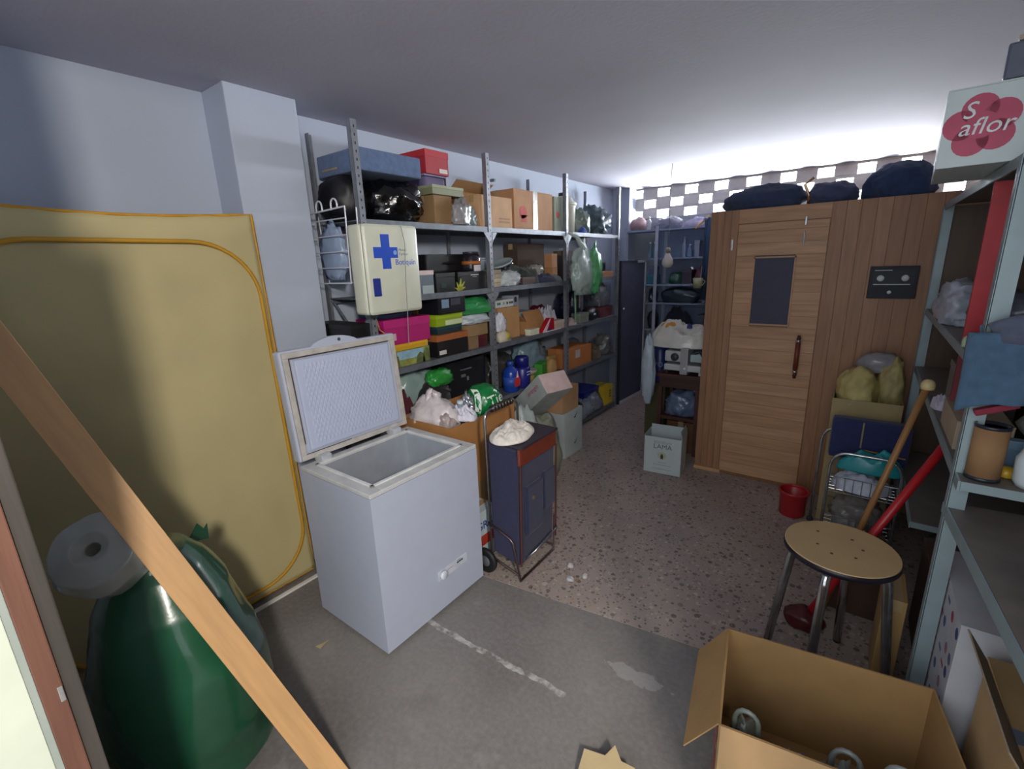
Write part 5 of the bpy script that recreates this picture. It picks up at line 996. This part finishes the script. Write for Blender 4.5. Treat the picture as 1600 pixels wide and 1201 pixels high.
obj('sleeve', lathe([(0.042, 0.012), (0.042, 0.172)], 28), card('94704c'), t, True); obj('rim', lathe([(0.0435, 0.172), (0.0435, 0.182), (0.038, 0.182), (0.038, 0.10)], 28), plas('252832'), t, True); obj('base_ring', lathe([(0.0435, 0.0), (0.0435, 0.012)], 28), plas('2a2d34'), t, True)
t = thing('white_jug', 'white plastic jug at the picture edge on the right shelving', 'jug', (0.475, 1.985, 1.077), 0)
obj('body', lathe([(0.03, 0), (0.04, 0.02), (0.042, 0.09), (0.03, 0.12), (0.032, 0.14)], 20), plas('c4ccd0'), t, True); obj('handle', tube([(0.0, -0.035, 0.11), (0.0, -0.065, 0.1), (0.0, -0.06, 0.05), (0.0, -0.04, 0.03)], 0.006, 6), plas('c4ccd0'), t, True)
lidbox('flat_box', 'small blue box behind the cardboard tube', 'box', 0.425, 0.50, 2.09, 2.13, 1.077, 0.11, '5f7e96', '6a8aa2', 0.03)
tag(obj('yellow_ball', lump(0.05, 0.05, 0.035, seed=185, rough=0.05, crease=0.02, sub=3), plas('c29a28'), None, True, (0.437, 2.05, 1.077)), 'small yellow sponge ball beside the cardboard tube', 'ball')
t = thing('black_torch', 'black gadget with a pale button on the near board of the right shelving', 'torch', (0.44, 1.50, 0.947), 0.4)
obj('body', lathe([(0.03, 0), (0.034, 0.04), (0.045, 0.10), (0.045, 0.12)], 18), plas('1d1f22'), t, True); obj('button', lump(0.025, 0.025, 0.02, seed=3, sub=2), plas('b5d0cc'), t, True, (-0.03, -0.02, 0.05))
# hanging garment on the near post
gm = thing('blue_jacket', 'slate blue jacket hanging on the near post of the right shelving', 'jacket', (0.298, 1.975, 1.305), 0)
b = bmesh.new(); g = []
for i in range(19):
    rw = []
    for j in range(23):
        u = i / 18; v = j / 22; x = -0.03 + 0.40 * u * (0.78 + 0.22 * v); z = 0.24 * v + 0.11 * u * (1 - v) + 0.035 * math.sin(u * 9) * (1 - v) * 0.3 + 0.05 * u * v
        y = -0.028 + 0.020 * noise.noise(Vector((u * 7, v * 1.6, 2))) - 0.02 * math.sin(PI * u) - 0.012 * (1 - v)
        rw.append((x, y, z))
    g.append(rw)
fr = [[b.verts.new(p) for p in rw] for rw in g]; bk = [[b.verts.new((p[0], p[1] + 0.035, p[2])) for p in rw] for rw in g]
for i in range(18):
    for j in range(22):
        b.faces.new((fr[i][j], fr[i + 1][j], fr[i + 1][j + 1], fr[i][j + 1])); b.faces.new((bk[i][j], bk[i][j + 1], bk[i + 1][j + 1], bk[i + 1][j]))
    b.faces.new((fr[i][0], bk[i][0], bk[i + 1][0], fr[i + 1][0])); b.faces.new((fr[i][22], fr[i + 1][22], bk[i + 1][22], bk[i][22]))
for j in range(22):
    b.faces.new((fr[0][j], fr[0][j + 1], bk[0][j + 1], bk[0][j])); b.faces.new((fr[18][j], bk[18][j], bk[18][j + 1], fr[18][j + 1]))
obj('body', b, fab('46617a'), gm, True)
obj('collar', lump(0.34, 0.09, 0.10, seed=187, rough=0.2, crease=0.1, sub=3), fab('565c70'), gm, True, (0.18, -0.03, 0.215)); obj('red_lining', box(0.0, 0.10, -0.03, 0.0, -0.004, 0.016, 0.004), mat('7a1a30', 0.7), gm, False, (0.02, 0, -0.01), (0, -0.42, 0)); obj('hanger_loop', tube([(0.0, 0.0, 0.22), (-0.0, 0.03, 0.26)], 0.004, 5), fab('46617a'), gm)
bag('stuffed_sack', 'dull green-grey sack on the near bay behind the blue jacket', 'sack', (0.62, 2.22, 1.077), (0.26, 0.20, 0.33), '6c7672', 188, crease=0.12, flat=0.9)
# under the right shelving
lb = carton('logo_carton', 'white carton covered in small red and blue logos under the right shelving', 'box', 0.36, 0.72, 1.76, 2.24, 0.0, 0.68, 'b3b3b8', tape=mat('b9b9be', 0.5))
random.seed(5)
for k in range(42):
    yy = -0.20 + 0.08 * (k % 6) + random.uniform(-0.015, 0.015); z_ = 0.10 + 0.085 * (k // 6) + random.uniform(-0.02, 0.02); cc = ('3c4878', '9a4a58', '5a5f78', '8a6a72')[k % 4]
    if random.random() < 0.35: obj('logo', lathe([(0.019, 0), (0.019, 0.0008)], 14, M=Matrix.Rotation(-PI / 2, 4, 'Y')), mat(cc, 0.6), lb, False, (-0.18, yy, z_))
    else: obj('logo', box(-0.1808, -0.18, yy - 0.02, yy + 0.02, z_ - 0.006, z_ + 0.008), mat(cc, 0.6), lb)
rc = carton('carton', 'brown carton with blue tape lying at the picture corner under the shelving', 'box', 0.425, 0.78, 1.14, 1.71, 0.0, 0.64, 'b39468', tape=mat('6f7486', 0.4), along='x', rz=0.03)
obj('torn_flap', box(-0.002, 0.002, -0.2, 0.2, 0, 0.10), card('94826c'), rc, False, (-0.18, 0.06, 0.635), (0.05, -0.55, 0))
lidbox('dark_box', 'dark wooden box standing behind the stool at the shelving foot', 'box', 0.37, 0.70, 2.30, 2.75, 0.0, 0.46, '3c2a22', '463228', 0.05)
carton('carton', 'narrow tan carton between the stool legs and the shelving', 'box', 0.215, 0.29, 2.20, 2.42, 0.0, 0.42, 'a0804f', along='y')
t = carton('carton', 'dark brown carton standing behind the stool', 'box', 0.02, 0.24, 2.62, 2.90, 0.0, 0.34, '4a3428')

# ================================================================== FRONT CARTON
fc = open_carton('open_carton', 'large open brown carton of carrier bags in the near foreground', 'box', -0.235, 0.375, 1.285, 1.715, 0.0, 0.42, 'a07d50', rz=0.16, flaps=(('-x', 0.17, 2.55),))
o = obj('flap', box(-0.30, 0.30, -0.002, 0.002, 0, 0.2), card('b08d63'), fc, False, (0, -0.215, 0.42), (2.75, 0, 0))
obj('red_print', box(-0.002, 0.002, -0.035, 0.035, 0.0, 0.2), mat('7a2a26', 0.5), fc, False, (-0.311, -0.17, 0.20))
for k, (x_, y_, s_, c_) in enumerate(((-0.15, 1.41, 0.20, '8f9a92'), (-0.02, 1.39, 0.17, '9a8f9a'), (0.12, 1.44, 0.19, '8a9290'), (0.25, 1.47, 0.17, '9aa09c'))):
    bag('carrier_bag', ('greenish-white carrier bag with a loop handle at the left inside the front carton', 'mauve-white carrier bag second from the left inside the front carton', 'grey-white carrier bag with an arched handle inside the front carton', 'pale carrier bag at the right end inside the front carton')[k], 'bag', (x_, y_, 0.008), (0.13, 0.16, 0.26), c_, 191 + k, crease=0.25, neck=0.05, group='carrier bags in the front carton', flat=0.8)
    o_ = bpy.data.objects['carrier_bag' + ('' if k == 0 else '.%03d' % k)]
    if k != 1: obj('handle', tube([(-0.03, 0, 0.22), (-0.028, 0, 0.29)] + arc((0.008, 0, 0.30), 0.033, PI * 0.95, 0.05, 6) + [(0.045, 0, 0.23)], [0.012, 0.009, 0.008, 0.008, 0.008, 0.008, 0.008, 0.008, 0.009, 0.014][:10], 8), film(c_), o_, True)
# scraps on the floor
tag(obj('cardboard_scrap', prism([(-0.10, -0.08), (0.09, -0.09), (0.10, 0.02), (0.05, 0.03), (0.02, 0.075), (-0.01, 0.035), (-0.09, 0.04)], 0.006, 'z'), card('b7a27a'), None, False, (-0.53, 1.17, 0.06), (0.25, -0.2, 0.2)), 'torn beige cardboard piece at the lower edge beside the front carton', 'cardboard')
tag(obj('dry_leaf', prism([(-0.014, -0.03), (0.02, -0.022), (0.012, 0.0), (0.004, 0.034), (-0.004, 0.002)], 0.003, 'z'), mat('b2a27c', 0.8), None, False, (-1.95, 0.935, 0.002)), 'tiny beige leaf scrap on the concrete beside the freezer', 'scrap')
for k, (x_, y_) in enumerate(((-1.18, 2.05), (-1.24, 2.16), (-1.12, 2.12))):
    o = obj('paper_scrap', heap(0.05 - 0.008 * k, 0.04, 0.014, seed=200 + k, n=8), mat('a9a6a8', 0.7), None, False, (x_, y_, 0.002))
    tag(o, ('white paper scrap on the terrazzo before the trolley, biggest of three', 'white crumb on the terrazzo behind the biggest scrap', 'small white crumb on the terrazzo right of the biggest scrap')[k], 'scrap', 'paper scraps by the trolley')
